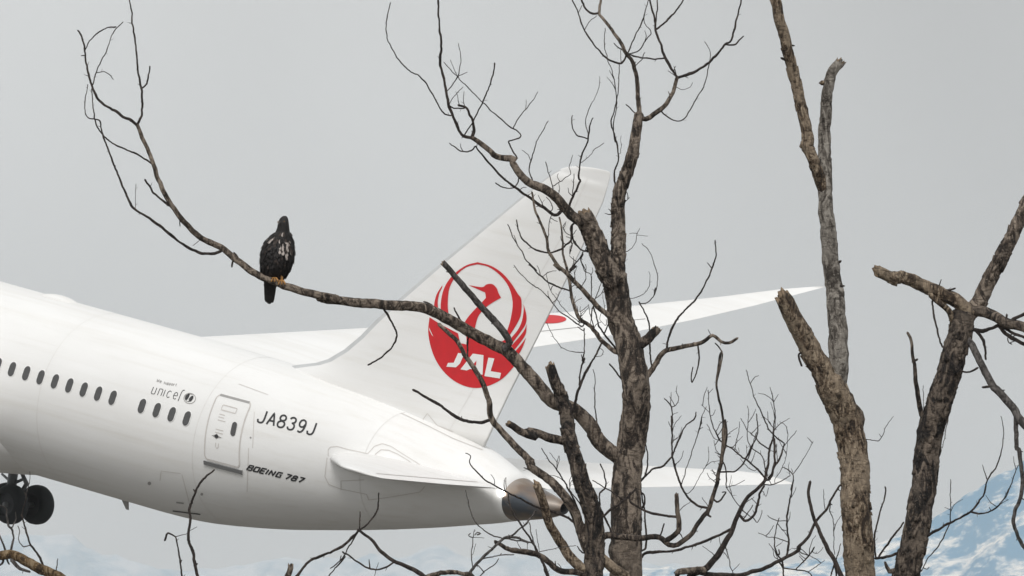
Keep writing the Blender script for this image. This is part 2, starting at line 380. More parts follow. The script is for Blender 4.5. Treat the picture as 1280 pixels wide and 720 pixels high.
# rear door
x0, x1, z0, z1 = 48.42, 49.92, -.40, 1.72; side_ = side
def side(x, z, lift=0.0): return side_(x - .14 - .125 * (z + .4), z, lift)
def skin_grid(name, x0, x1, z0, z1, lift, mat, parent, nx=4, nz=12):
    V = [side(x0 + (x1 - x0) * i / nx, z0 + (z1 - z0) * j / nz, lift) for j in range(nz + 1) for i in range(nx + 1)]
    return pm(name, V, [(j * (nx + 1) + i, j * (nx + 1) + i + 1, (j + 1) * (nx + 1) + i + 1, (j + 1) * (nx + 1) + i) for j in range(nz) for i in range(nx)], mat, parent)
def skin_line(name, path, wd, lift, mat, parent, closed=False):
    P = path + [path[0]] if closed else path; Q = [Vector(P[0])]
    for a, b in zip(P, P[1:]):
        a, b = Vector(a), Vector(b); k = max(1, int((b - a).length / .12))
        Q += [a.lerp(b, i / k) for i in range(1, k + 1)]
    V = []; Fc = []
    for i, q in enumerate(Q):
        t = (Q[min(i + 1, len(Q) - 1)] - Q[max(0, i - 1)]).normalized(); nn = Vector((-t.y, t.x)) * wd / 2
        V += [side(*(q + nn), lift), side(*(q - nn), lift)]
        if i: Fc.append((2 * i - 2, 2 * i - 1, 2 * i + 1, 2 * i))
    return pm(name, V, Fc, mat, parent)
def rrect(x0, x1, z0, z1, r, n=4):
    P = []
    for cx, cz, a0 in ((x1 - r, z1 - r, 0), (x0 + r, z1 - r, 90), (x0 + r, z0 + r, 180), (x1 - r, z0 + r, 270)):
        P += [(cx + r * math.cos(RAD(a0 + 90 * k / n)), cz + r * math.sin(RAD(a0 + 90 * k / n))) for k in range(n + 1)]
    return P
door = skin_grid('door', x0 + .03, x1 - .03, z0 + .03, z1 - .03, .010, WHITE, plane)
skin_line('door_seal', rrect(x0, x1, z0, z1, .16), .05, .014, SEAM, door, True)
skin_line('door_seal', [(x0 + .1, z1 - .01), (x1 - .1, z1 - .01)], .07, .016, MIDP, door)
sill = [side(x, z0 - .12 + dz, lf) for x in span(x0 - .04, x1 + .1, .2) for dz, lf in ((-.06, .0), (-.06, .05), (.06, .05), (.06, .0))]
k_ = len(sill) // 4
pm('door_sill', sill, [(4 * i + j, 4 * i + j + 1, 4 * i + j + 5, 4 * i + j + 4) for i in range(k_ - 1) for j in range(3)], plain('sill_metal', (.15, .15, .15), .5), door, smooth=False)
dw = [side(x1 - .34 + a, .80 + b, .034) for a, b in stadium(.105, .225)]; pm('door_window', dw, [tuple(range(len(dw)))], GLASS, door)
skin_line('notice_frame', rrect(48.82, 49.46, 1.28, 1.44, .04), .035, .016, SEAM, door, True)
for zz in (.55, .65, .95, 1.05, 1.14): skin_line('notice', [(48.82, zz), (49.16 - (.1 if zz > 1 else 0), zz)], .03, .016, SEAM, door)
hd = [side(48.9 + a, .42 + b, lf) for lf in (.014,) for a, b in ((-.22, 0), (-.06, .05), (0, .10), (.08, .04), (.26, .0), (.08, -.04), (0, -.09), (-.06, -.05))]; pm('handle', hd, [tuple(range(8))], MIDP, door)
ha = [side(48.9 + .09 * math.cos(a * .7), .43 + .06 * math.sin(a * .7), .02) for a in range(9)]; pm('handle_pivot', ha, [tuple(range(9))], DARKP, door)
skin_line('handle_arrow', [(48.90, .22), (48.90, .10), (48.96, .04), (49.02, .10), (49.02, .22)], .035, .016, SEAM, door)

side = side_
# lettering
GL = {'J': [[(.62, 1), (.62, .25), (.5, .03), (.3, 0), (.1, .05), (.03, .25)]], 'A': [[(0, 0), (.36, 1), (.72, 0)], [(.14, .34), (.58, .34)]],
  '8': [[(.35, .54), (.12, .63), (.06, .78), (.14, .93), (.35, 1), (.56, .93), (.64, .78), (.58, .63), (.35, .54), (.08, .42), (.02, .24), (.12, .06), (.35, 0), (.58, .06), (.68, .24), (.62, .42), (.35, .54)]],
  '3': [[(.06, .84), (.18, .96), (.38, 1), (.56, .93), (.63, .78), (.56, .62), (.36, .55), (.58, .46), (.67, .27), (.58, .08), (.36, 0), (.14, .05), (.03, .2)]],
  '9': [[(.62, .66), (.52, .48), (.34, .42), (.14, .5), (.06, .7), (.14, .92), (.36, 1), (.58, .92), (.66, .68), (.62, .3), (.5, .07), (.3, 0), (.1, .07)]],
  'B': [[(.05, 0), (.05, 1), (.6, 1), (.66, .78), (.6, .55), (.05, .52)], [(.6, .53), (.7, .25), (.62, 0), (.05, 0)]], 'O': [[(.05, .05), (.05, .95), (.68, .95), (.68, .05), (.05, .05)]],
  'E': [[(.68, 1), (.05, 1), (.05, 0), (.68, 0)], [(.05, .5), (.6, .5)]], 'I': [[(.35, 0), (.35, 1)]], 'N': [[(.05, 0), (.05, 1), (.66, 0), (.66, 1)]], 'G': [[(.68, .95), (.05, .95), (.05, .03), (.66, .03), (.66, .5), (.4, .5)]],
  '7': [[(.02, .97), (.7, .97), (.28, 0)]], 'u': [[(.05, .68), (.05, .12), (.16, 0), (.5, .02), (.6, .12), (.6, .68)]], 'n': [[(.05, 0), (.05, .66), (.5, .68), (.6, .55), (.6, 0)]], 'i': [[(.2, 0), (.2, .68)]],
  'c': [[(.58, .58), (.42, .68), (.18, .64), (.05, .4), (.1, .12), (.3, 0), (.58, .08)]], 'e': [[(.06, .34), (.6, .36), (.52, .62), (.3, .69), (.1, .56), (.05, .3), (.16, .06), (.36, 0), (.58, .08)]],
  'f': [[(.1, -.12), (.1, .8), (.24, 1.05), (.46, 1.08)]], 'W': [[(0, 1), (.2, 0), (.38, .8), (.56, 0), (.76, 1)]], 's': [[(.5, .62), (.2, .68), (.08, .52), (.46, .26), (.4, .04), (.08, .04)]], 'p': [[(.08, -.3), (.08, .66), (.4, .68), (.56, .4), (.4, .03), (.08, .04)]],
  'o': [[(.05, .34), (.16, .63), (.36, .68), (.56, .55), (.6, .3), (.46, .05), (.24, 0), (.08, .12), (.05, .34)]], 'r': [[(.1, 0), (.1, .66)], [(.1, .5), (.3, .68), (.5, .66)]], 't': [[(.25, .95), (.25, .1), (.45, 0)], [(.05, .66), (.5, .66)]]}
def smooth_line(P, closed=False, k=4, sharp=48):
    n = len(P); Q = []; V = [Vector(p) for p in P]; cor = []
    for i in range(n):
        a = V[i] - V[i - 1]; b = V[(i + 1) % n] - V[i]; cor.append((not closed and i in (0, n - 1)) or a.length < 1e-9 or b.length < 1e-9 or math.degrees(a.angle(b)) > sharp)
    for i in range(n if closed else n - 1):
        p1, p2 = V[i], V[(i + 1) % n]; p0 = p1 * 2 - p2 if cor[i] else V[i - 1]; p3 = p2 * 2 - p1 if cor[(i + 1) % n] else V[(i + 2) % n]
        for j in range(k):
            t = j / k; q = 0.5 * ((2 * p1) + (p2 - p0) * t + (2 * p0 - 5 * p1 + 4 * p2 - p3) * t * t + (3 * p1 - p0 - 3 * p2 + p3) * t**3); Q.append((q.x, q.y))
    if not closed: Q.append(tuple(P[-1]))
    return Q
def letters(name, text, org, adv, up, rt, wd, mat, crop, parent=plane):
    ox, oy, k = CROPS[crop]; paths = []
    for i, ch in enumerate(text):
        for s in GL.get(ch, []):
            s = smooth_line(s) if text[0] in 'Junicef83' else s
            paths.append([(ox + (org[0] + adv[0] * i + rt[0] * x + up[0] * y) / k, oy + (org[1] + adv[1] * i + rt[1] * x + up[1] * y) / k) for x, y in s])
    return ribbons(name, paths, wd, mat, parent=parent, step=1.5)
letters('registration_lettering', 'JA839J', (416, 243), (63.5, 15.2), (29, -76), (64, 15), 2.2, DARKP, 'I')
for ch, dx in (('B', 350), ('O', 390), ('E', 431), ('I', 458), ('N', 490), ('G', 535), ('7', 592), ('8', 634), ('7', 676)): letters('type_lettering', ch, (dx, 550 + (dx - 350) * .235), (0, 0), (22, -28), (44, 9.5), 1.9, DARKP, 'I')
for nm, ch, dx in (('u', 'u', 222), ('n', 'n', 318), ('i', 'i', 388), ('c', 'c', 446), ('e', 'e', 544), ('f', 'f', 630)):
    letters('charity_lettering', ch, (dx, 383 + (dx - 222) * .235), (0, 0), (58, -142), (92, 20), .75, DARKP, 'K')
letters('small_lettering', 'We', (304, 210), (46, 9), (20, -44), (46, 9), .6, MIDP, 'K'); letters('small_lettering', 'support', (412, 236), (29, 6), (16, -40), (34, 7), .6, MIDP, 'K')
kp = lambda x, y: (170 + x / 12, 460 + y / 12)
ribbons('globe_emblem', [[kp(808 + 88 * math.cos(a / 20 * 6.283), 457 + 78 * math.sin(a / 20 * 6.283)) for a in range(21)], [kp(808 + 72 * math.cos(a / 20 * 6.283), 452 + 60 * math.sin(a / 20 * 6.283)) for a in range(6, 18)]], .75, MIDP, step=1)
patch('globe_emblem', [[kp(*p) for p in ((738, 470), (748, 420), (790, 385), (812, 392), (800, 430), (775, 470), (752, 488))], [kp(*p) for p in ((790, 470), (830, 425), (865, 415), (862, 455), (830, 500), (780, 510), (805, 478))]], DARKP, BV_F, maxe=2)

# tail emblem and lettering
sp_ = lambda s: pts('@s ' + s)
patch('tail_emblem', [smooth_line(sp_(x), True) for x in (
 '350,100 300,114 250,148 214,190 192,240 184,300 192,348 222,352 216,290 224,215 258,156 300,122 350,109',
 '192,203 166,245 155,290 160,312 174,324 171,280 178,240 190,215',
 '350,100 410,116 460,148 500,193 530,240 547,268 546,330 530,372 497,425 484,448 470,452 486,400 500,350 508,280 490,210 450,157 400,121 350,109',
 '557,288 570,340 566,378 545,412 503,468 488,456 530,406 549,366 557,320', '571,378 566,424 540,464 516,494 502,476 541,432 562,402', '568,440 552,484 532,520 518,503 546,470',
 '310,203 370,212 390,200 415,198 435,215 445,240 456,260 420,280 385,305 355,340 342,380 338,412 350,440 296,408 290,380 305,350 340,310 370,280 388,260 384,236 350,221',
 '134,348 172,372 200,388 262,420 272,464 300,470 300,438 292,400 335,405 345,432 390,462 440,464 480,445 490,458 518,502 545,520 528,548 500,585 460,625 410,652 360,665 310,662 255,640 205,600 165,545 140,482 128,412')], RED, BV_T, fin)
patch('tail_lettering', [sp_(x) for x in ('264,508 291,512 272,556 254,573 211,570 218,553 244,552', '330,511 378,518 374,606 349,602 352,586 318,580 303,587 274,582', '400,529 427,533 410,590 457,598 451,623 382,612')], WHITE, BV_T, fin, lift=.026, maxe=5)
patch('tail_lettering', [sp_('330,562 347,543 345,565')], RED, BV_T, fin, lift=.036, maxe=5)
patch('tail_emblem', [sp_(x) for x in ('132,392 152,434 146,428 134,404', '178,378 186,388 200,420 192,402')], WHITE, BV_T, fin, lift=.026, maxe=5)

# pods of the flap tracks under the trailing edge
for y_, xt, zt_ in ((7.2, 38.1, -.75), (12.6, 39.3, .5), (17.6, 40.5, 1.6)):
    for sg in (1, -1):
        rr = []
        for x in span(xt - 3.4, xt + 1.0, .2):
            t = (x - xt + 3.4) / 4.4; r = .30 * max(.02, math.sin(math.pi * t))**.7
            rr.append([(x, sg * y_ + r * .8 * math.sin(2 * math.pi * k / 16), zt_ - .18 + r * math.cos(2 * math.pi * k / 16)) for k in range(16)])
        V_, F_ = loft(rr); pm('flap_track_fairing', V_, F_, WHITE)

# small fittings
def blade(name, p, q, r, s, th, mat, parent=plane):
    V = [Vector(v) + Vector((0, d, 0)) for v in (p, q, r, s) for d in (-th, th)]
    return pm(name, V, [(0, 2, 4, 6), (1, 7, 5, 3), (0, 1, 3, 2), (2, 3, 5, 4), (4, 5, 7, 6), (6, 7, 1, 0)], mat, parent, smooth=False)
blade('blade_antenna', (42.05, 0, -2.9), (42.42, 0, -2.9), (42.52, 0, -3.28), (42.42, 0, -3.28), .025, MIDP)
dm = []
for x in span(37.0, 38.7, .1):
    t = (x - 37.0) / 1.7; hgt = .17 * math.sin(math.pi * t)**.6 if 0 < t < 1 else 0
    dm.append([(x, .32 * (math.sin(math.pi * t)**.4 if 0 < t < 1 else 0.01) * math.cos(math.pi * k / 10), 2.93 + hgt * math.sin(math.pi * k / 10)) for k in range(11)] + [(x, 0, 2.8)])
V_, F_ = loft(dm); pm('antenna_dome', V_, F_, WHITE)
ribbons('drain_slot', [pts('@q 707,453 820,467')], 1.5, DARKP); ribbons('drain_slot', [pts('@q 722,418 752,422')], 1.8, MIDP)
for px_, py_, r_ in ((187, 604, 2.3), (252.5, 617.5, 1.8), (313.5, 547, 1.2)): patch('vent_port', [[(px_ + r_ * math.cos(a * .7), py_ + r_ * math.sin(a * .7)) for a in range(9)]], MIDP, BV_F, maxe=9)
# lit tail light
em = bpy.data.materials.new('lit_tail_light'); em.use_nodes = True; eb = em.node_tree.nodes['Principled BSDF']; eb.inputs['Emission Color'].default_value = (1, .98, .94, 1); eb.inputs['Emission Strength'].default_value = 7
hp = hit(627.5, 617, BV_F, .03); bm = bmesh.new(); bmesh.ops.create_icosphere(bm, subdivisions=2, radius=.10)
for v in bm.verts: v.co = Vector((v.co.x * 1.3, v.co.y * .7, v.co.z)) + hp - BASE
me = bpy.data.meshes.new('tail_light'); bm.to_mesh(me); bm.free(); me.materials.append(em); link('tail_light', me, plane)

# engines (beyond the picture's left edge)
def lathe(prof, cx, cy, cz, n=40):
    return loft([[(cx + x, cy + r * math.sin(2 * math.pi * i / n), cz + r * math.cos(2 * math.pi * i / n)) for i in range(n)] for x, r in prof], (False, True))
for sg in (1, -1):
    V_, F_ = lathe([(3.2, 1.2), (1.0, 1.42), (.1, 1.55), (0, 1.62), (.15, 1.72), (1.2, 1.87), (3, 1.85), (4.4, 1.5), (4.5, 1.1), (5.6, .75), (5.6, .6), (6.3, .1)], 22.6, sg * 9.75, -2.75); en = pm('engine', V_, F_, WHITE)
    V_, F_ = lathe([(1.3, 1.4), (1.25, .5), (.6, .02)], 22.6, sg * 9.75, -2.75); pm('fan', V_, F_, STEEL, en)
    blade('pylon', (24, sg * 9.75, -1.2), (33, sg * 9.75, -.3), (30, sg * 9.75, -1.6), (26.5, sg * 9.75, -2.2), .2, WHITE, en)

# landing gear
def tube(pts_, rs, n=12):
    R = []
    for i, p in enumerate(pts_):
        p = Vector(p); t = (Vector(pts_[min(i + 1, len(pts_) - 1)]) - Vector(pts_[max(0, i - 1)])).normalized()
        a = t.orthogonal().normalized(); b = t.cross(a); R.append([p + (a * math.cos(2 * math.pi * k / n) + b * math.sin(2 * math.pi * k / n)) * rs[i] for k in range(n)])
    return loft(R)
tp = [(-.27, .40), (-.27, .52), (-.24, .61), (-.15, .665), (0, .685), (.15, .665), (.24, .61), (.27, .52), (.27, .40)]
tyv, tyf = loft([[(r * math.cos(2 * math.pi * i / 40), y, r * math.sin(2 * math.pi * i / 40)) for i in range(40)] for y, r in tp], (False, False))
rv, rf = loft([[(r * math.cos(2 * math.pi * i / 24), y, r * math.sin(2 * math.pi * i / 24)) for i in range(24)] for y, r in ((-.2, .05), (-.22, .18), (-.18, .3), (-.25, .41), (.25, .41), (.18, .3), (.22, .18), (.2, .05))])
def mk(name, V, Fc, mat):
    me = bpy.data.meshes.new(name); me.from_pydata([tuple(v) for v in V], [], Fc); me.materials.append(mat); me.polygons.foreach_set('use_smooth', [True] * len(Fc)); return me
TY, RM = mk('wheel', tyv, tyf, TYRE), mk('rim', rv, rf, plain('dark_wheel_rim', (.03, .034, .04), .5, .3))
GX = -.6
for sg in (1, -1):
    y = sg * 4.9; parts = [tube([(32.4, y + sg * .3, -1.2), (32.62, y, -3.6)], (.26, .26)), tube([(32.62, y, -3.5), (32.66, y, -5.18)], (.17, .17)), tube([(31.8, y, -5.30), (33.5, y, -5.05)], (.13, .13)),
        tube([(31.94, y - .95, -5.28), (31.94, y + .95, -5.28)], (.09, .09)), tube([(33.37, y - .95, -5.07), (33.37, y + .95, -5.07)], (.09, .09)), tube([(32.9, y, -3.9), (33.35, y, -4.35), (33.0, y, -4.95)], (.06, .09, .06)), tube([(32.5, y, -3.3), (33.6, y - sg * 1.6, -1.6)], (.1, .1)), tube([(31.9, y + .2, -4.3), (32.6, y + .1, -4.5), (33.2, y, -4.2)], (.04, .06, .05))]
    V_ = []; F_ = []
    for v, f in parts: F_ += [tuple(i + len(V_) for i in q) for q in f]; V_ += list(v)
    gear = pm('landing_gear', [Vector(v) + Vector((GX, 0, 0)) for v in V_], F_, STEEL)
    for wx, wz in ((31.94, -5.28), (33.37, -5.07)):
        for dy in (-.62, .62):
            wo = link('wheel', TY, gear); wo.location = Vector((wx + GX, y + dy, wz)) - BASE; ro = link('rim', RM, gear); ro.location = wo.location
    blade('gear_door', (31.2, y + sg * .75, -2.6), (33.9, y + sg * .75, -2.6), (33.6, y + sg * .95, -4.0), (31.5, y + sg * .95, -4.0), .03, WHITE, gear)

# ------------------------------------------------------------------ bare trees
def bark(name, dark, mid, pale, sc=9.0, paleamt=0.62, rough=0.9, stretch=0.35, dist=1.6, fleck=1.0):
    m = NodeMat(name, rough); v = m.coords((1, 1, stretch)); a = m.noise(v, sc, 8, 0.7, dist)
    fine = m.noise(m.coords((1, 1, .6)), sc * 4.5, 5, 0.65, 0.8); band = m.noise(m.coords((1, 1, 3.2)), sc * 0.9, 5, 0.6, 1.2); big = m.noise(m.coords(), 2.6, 4, 0.6, 0.5)
    base = m.ramp(a, [(0.43, dark), (0.50, mid), (0.58, pale)])
    patchy = m.ramp(big, [(paleamt - 0.05, (0, 0, 0)), (paleamt + 0.03, (1, 1, 1))])
    base = m.mix(patchy, base, m.mix(0.6, base, pale))
    fl = m.ramp(fine, [(0.58, (0, 0, 0)), (0.70, (fleck, fleck, fleck))])
    base = m.mix(fl, base, tuple(min(1, x * 1.5) for x in pale))
    crack = m.ramp(band, [(0.36, (0.30, 0.28, 0.26)), (0.46, (1, 1, 1))])
    pit = m.ramp(fine, [(0.30, (0.25, 0.24, 0.23)), (0.42, (1, 1, 1))])
    m.col(m.mix(0.8, m.mix(0.8, base, crack, 'MULTIPLY'), pit, 'MULTIPLY'))
    m.bump(m.mix(0.5, m.mix(0.5, a, band), fine), 1.0, 0.05)
    return m.m
BARK_GREY = bark('grey_brown_bark', (0.024, 0.018, 0.014), (0.092, 0.069, 0.053), (0.29, 0.237, 0.188), 9, 0.61, fleck=.7)
BARK_DARK = bark('dark_bark', (0.012, 0.010, 0.009), (0.052, 0.038, 0.030), (0.20, 0.16, 0.125), 9, 0.62, fleck=.5)
WOOD_PALE = bark('bare_weathered_wood', (0.034, 0.021, 0.013), (0.135, 0.093, 0.058), (0.36, 0.285, 0.205), 8, 0.55, 0.85, 0.3, 3.0, .8)
GREY_WOOD = bark('pale_grey_bark', (0.055, 0.046, 0.038), (0.17, 0.150, 0.128), (0.36, 0.33, 0.29), 9, 0.56, fleck=.8)
TWIG = bark('twig_bark', (0.020, 0.015, 0.013), (0.042, 0.031, 0.027), (0.085, 0.066, 0.056), 14, 0.75, fleck=.2)
TWIG_GREY = bark('grey_twig_bark', (0.05, 0.045, 0.042), (0.09, 0.08, 0.075), (0.17, 0.155, 0.145), 14, 0.7, fleck=.4)
BROWN = bark('ochre_bark', (0.05, 0.030, 0.014), (0.15, 0.09, 0.036), (0.27, 0.20, 0.12), 9, 0.6)
HEART = plain('torn_pale_wood', (0.24, 0.175, 0.115), 0.9, var=0.5, scale=40)

PXM = F / 122.0
def crom(P, step):
    Q = []
    for i in range(len(P) - 1):
        p0, p1, p2, p3 = P[max(0, i - 1)], P[i], P[i + 1], P[min(len(P) - 1, i + 2)]
        k = max(1, int((p2 - p1).length / step))
        for j in range(k):
            t = j / k; Q.append(0.5 * ((2 * p1) + (p2 - p0) * t + (2 * p0 - 5 * p1 + 4 * p2 - p3) * t * t + (3 * p1 - p0 - 3 * p2 + p3) * t**3))
    Q.append(P[-1]); return Q

class Tree:
    def __init__(self, name, label, cat, depth, mats, seed, group=None):
        self.depth = depth; self.seg = []; self.rng = random.Random(seed); self.mats = mats; self.name = name; self.label = label; self.cat = cat; self.group = group; self.root = None; self.parts = {}
    def nearest(self, x, y):
        best = (1e9, None)
        for s in self.seg:
            for (sx, sy, sd, sw) in s['path']:
                d = math.hypot(sx - x, sy - y) - sw * 0.4
                if d < best[0]: best = (d, s, sx, sy, sd, sw)
        return best
    def add(self, path, w0, w1, mat=None, slope=None, broken=False, ground=None, power=1.0, dz=0.0):
        if w0 < 6: w0 *= .9; w1 *= .9
        P = pts(path); rng = self.rng; trunk = not self.seg
        if trunk:
            d0 = self.depth; par = None
        else:
            b = self.nearest(*P[0]); par = b[1]; d0 = b[4]
            if b[0] > 14: print('LOOSE', self.name, path[:40], round(b[0], 1))
            if math.hypot(P[0][0] - b[2], P[0][1] - b[3]) > 1.5: P = [(b[2], b[3])] + P
        d0 += dz
        if slope is None: slope = rng.uniform(-0.45, 0.45) if not trunk else 0.0
        step = max(1.6, min(4.5, 0.45 * w0))
        V2 = crom([Vector((x, y, 0)) for x, y in P], step)
        L = [0.0]
        for a, b2 in zip(V2, V2[1:]): L.append(L[-1] + (b2 - a).length)
        tot = L[-1] or 1.0; ph = rng.uniform(0, 6.28); big = w0 >= 6
        C = []; R = []; path_rec = []
        for q, l in zip(V2, L):
            t = l / tot; lm = l / PXM
            dep = d0 + slope * lm + (0.05 if big else 0.03) * math.sin(ph + lm * 4) * min(1, lm * 3)
            wd = w0 + (w1 - w0) * t**power
            if not big: wd *= 1 + 0.30 * noise.noise(Vector((l * 0.09, self.rng.random() * 0 + ph * 7, 1.7)))
            ja = (1.3 if big else 1.0) * min(1, l / 12); fq = 0.055 if big else 0.12; jx = ja * noise.noise(Vector((l * fq, ph * 3, 0))) + ja * .5 * noise.noise(Vector((l * fq * 3, ph * 3, 4))); jy = ja * noise.noise(Vector((l * fq, ph * 3, 9))) + ja * .5 * noise.noise(Vector((l * fq * 3, ph * 3, 14)))
            path_rec.append((q.x, q.y, dep, wd)); C.append(unproj(q.x + jx, q.y + jy, dep)); R.append(wd / 2 * dep / F)
        if trunk or ground:                                   # carry the stem down to the ground
            g0 = C[0]; r0 = R[0]; dx = ground[0] if ground else 0.0; fl = ground[1] if ground else 1.5
            k = 14; ext = []; er = []
            for i in range(k):
                t = 1 - i / k; z = g0.z * (1 - t)
                ext.append(Vector((g0.x + dx * t**1.3 + 0.05 * math.sin(3 * t + ph) * t, g0.y + 0.1 * math.sin(2.2 * t + ph) * t, z - (0.15 if i == 0 else 0)))); er.append(r0 * (1 + (fl - 1) * t**2.2 + 0.02))
            C = ext + C; R = er + R
        n = 32 if w0 > 22 else 22 if w0 > 11 else 12 if big else 6
        V = []; Fc = []; mi = []
        for i, c in enumerate(C):
            t = (C[min(i + 1, len(C) - 1)] - C[max(0, i - 1)]).normalized(); n1 = t.cross(FWD)
            if n1.length < 0.1: n1 = t.cross(UP)
            n1.normalize(); n2 = t.cross(n1)
            for k in range(n):
                a = 2 * math.pi * k / n; dirv = n1 * math.cos(a) + n2 * math.sin(a); rr = R[i]
                if big:
                    p = c + dirv * rr
                    rr *= 1 + 0.13 * noise.noise(Vector((math.cos(a) * 2.2 + ph, math.sin(a) * 2.2, c.z * 1.5 + c.x))) + 0.07 * noise.noise(p * 9) + 0.08 * noise.noise(p * 20) + 0.07 * noise.noise(p * 43)
                q = c + dirv * rr
                if broken and i == len(C) - 1: q = q + t * R[i] * (1.1 * noise.noise(Vector((math.cos(a) * 1.3, math.sin(a) * 1.3, ph))) + 0.45 * rng.uniform(-0.6, 1.0))
                V.append(q)
            if i:
                o = (i - 1) * n
                for k in range(n): Fc.append((o + k, o + (k + 1) % n, o + n + (k + 1) % n, o + n + k)); mi.append(0)
        tipd = (C[-1] - C[-2]).normalized(); V.append(C[-1] + tipd * (R[-1] * (-0.8 if broken else 1.2))); o = (len(C) - 1) * n
        for k in range(n): Fc.append((o + k, o + (k + 1) % n, len(V) - 1)); mi.append(1 if broken else 0)
        # lifted plates and flakes of bark on the thick wood
        m_ = mat or self.mats[0]
        if w0 >= 13 and tot < 420:
            off = len(C) - len(L)
            for _ in range(int(tot * w0 / (34 if m_ is not WOOD_PALE else 90))):
                i = rng.randrange(1, max(2, len(L) - 1)) + off
                if i >= len(C) - 1: continue
                c = C[i]; r = R[i]
                if r < .055: continue
                t = (C[i + 1] - C[i - 1]).normalized(); n1 = t.cross(FWD).normalized(); n2 = t.cross(n1); a = rng.uniform(0, 6.28)
                dv = n1 * math.cos(a) + n2 * math.sin(a); sv = t.cross(dv); hw = rng.uniform(.008, .026); hl = rng.uniform(.012, .05); lo = r * 1.01; hi = r * 1.02 + rng.uniform(.002, .010); sk = rng.uniform(-.4, .4); up = rng.choice((-1, 1)); o = len(V)
                for s_, u_, l_ in ((-1, -1, lo), (1, -1.2, lo), (1.1, .9, hi), (-.8, 1.1, hi), (-1, -1, lo - .02), (1, -1.2, lo - .02), (1.1, .9, hi - .02), (-.8, 1.1, hi - .02)):
                    V.append(c + dv * l_ + sv * (s_ * hw + sk * u_ * hw) + t * (u_ * hl * up))
                for f_ in ((0, 1, 2, 3), (0, 4, 5, 1), (1, 5, 6, 2), (2, 6, 7, 3), (3, 7, 4, 0)): Fc.append(tuple(o + q for q in f_)); mi.append(0)
        # buds and spurs along the stem
        if not trunk and w0 < 13 and tot > 14:
            l = rng.uniform(4, 14)
            while l < tot - 3:
                i = min(range(len(L)), key=lambda q: abs(L[q] - l)); off = len(C) - len(L); c = C[i + off]; r = R[i + off]
                t = (C[min(i + off + 1, len(C) - 1)] - C[max(0, i + off - 1)]).normalized(); a = rng.uniform(0, 6.28); n1 = t.cross(FWD).normalized(); n2 = t.cross(n1)
                dv = (n1 * math.cos(a) + n2 * math.sin(a) * .6 + t * rng.uniform(.2, 1.0)).normalized(); ln = (r * .9 + rng.choice((.010, .014, .022, .04)) * rng.uniform(.6, 1.2)); rb = max(.0028, r * .45); s1 = dv.orthogonal().normalized(); s2 = dv.cross(s1); o = len(V)
                for u, k in ((0, 1), (.55, .8), (1, .35)):
                    for q in range(4): V.append(c + dv * (ln * u) + (s1 * math.cos(q * 1.571) + s2 * math.sin(q * 1.571)) * rb * k)
                for u in range(2):
                    for q in range(4): Fc.append((o + 4 * u + q, o + 4 * u + (q + 1) % 4, o + 4 * u + 4 + (q + 1) % 4, o + 4 * u + 4 + q)); mi.append(0)
                Fc.append((o + 8, o + 9, o + 10, o + 11)); mi.append(0)
                l += rng.uniform(9, 34)
        if trunk:
            base = C[0].copy(); base.z = 0; self.base = base; self.root = empty(self.name, base); tag(self.root, self.label, self.cat, self.group)
        V = [v - self.base for v in V]
        m = mat or (self.mats[0] if w0 >= 6 else self.mats[1])
        if trunk: nm, parent = 'trunk', self.root
        elif w0 >= 6: nm, parent = 'branch', self.root
        else: nm, parent = 'twig', par['top']
        o = mesh(nm, V, Fc, [m, HEART], parent, midx=mi)
        top = o if (trunk or w0 >= 6) else par['top']
        self.seg.append(dict(path=path_rec, top=top)); return o
    def extra(self, count, box, lo=9, hi=26):
        cand = [(s, p) for s in self.seg for p in s['path'] if box[0] < p[0] < box[2] and box[1] < p[1] < box[3] and p[3] < 9]
        for _ in range(count):
            s, p = self.rng.choice(cand); a = self.rng.uniform(-2.5, -.6); L = self.rng.uniform(lo, hi); b = a + self.rng.uniform(-.7, .7)
            x1, y1 = p[0] + L * .5 * math.cos(a), p[1] + L * .5 * math.sin(a)
            self.add('@P %.1f,%.1f %.1f,%.1f %.1f,%.1f' % (p[0], p[1], x1, y1, x1 + L * .5 * math.cos(b), y1 + L * .5 * math.sin(b)), 1.2, .7)
    def many(self, rows, **k):
        for r in rows: self.add(*r, **k)

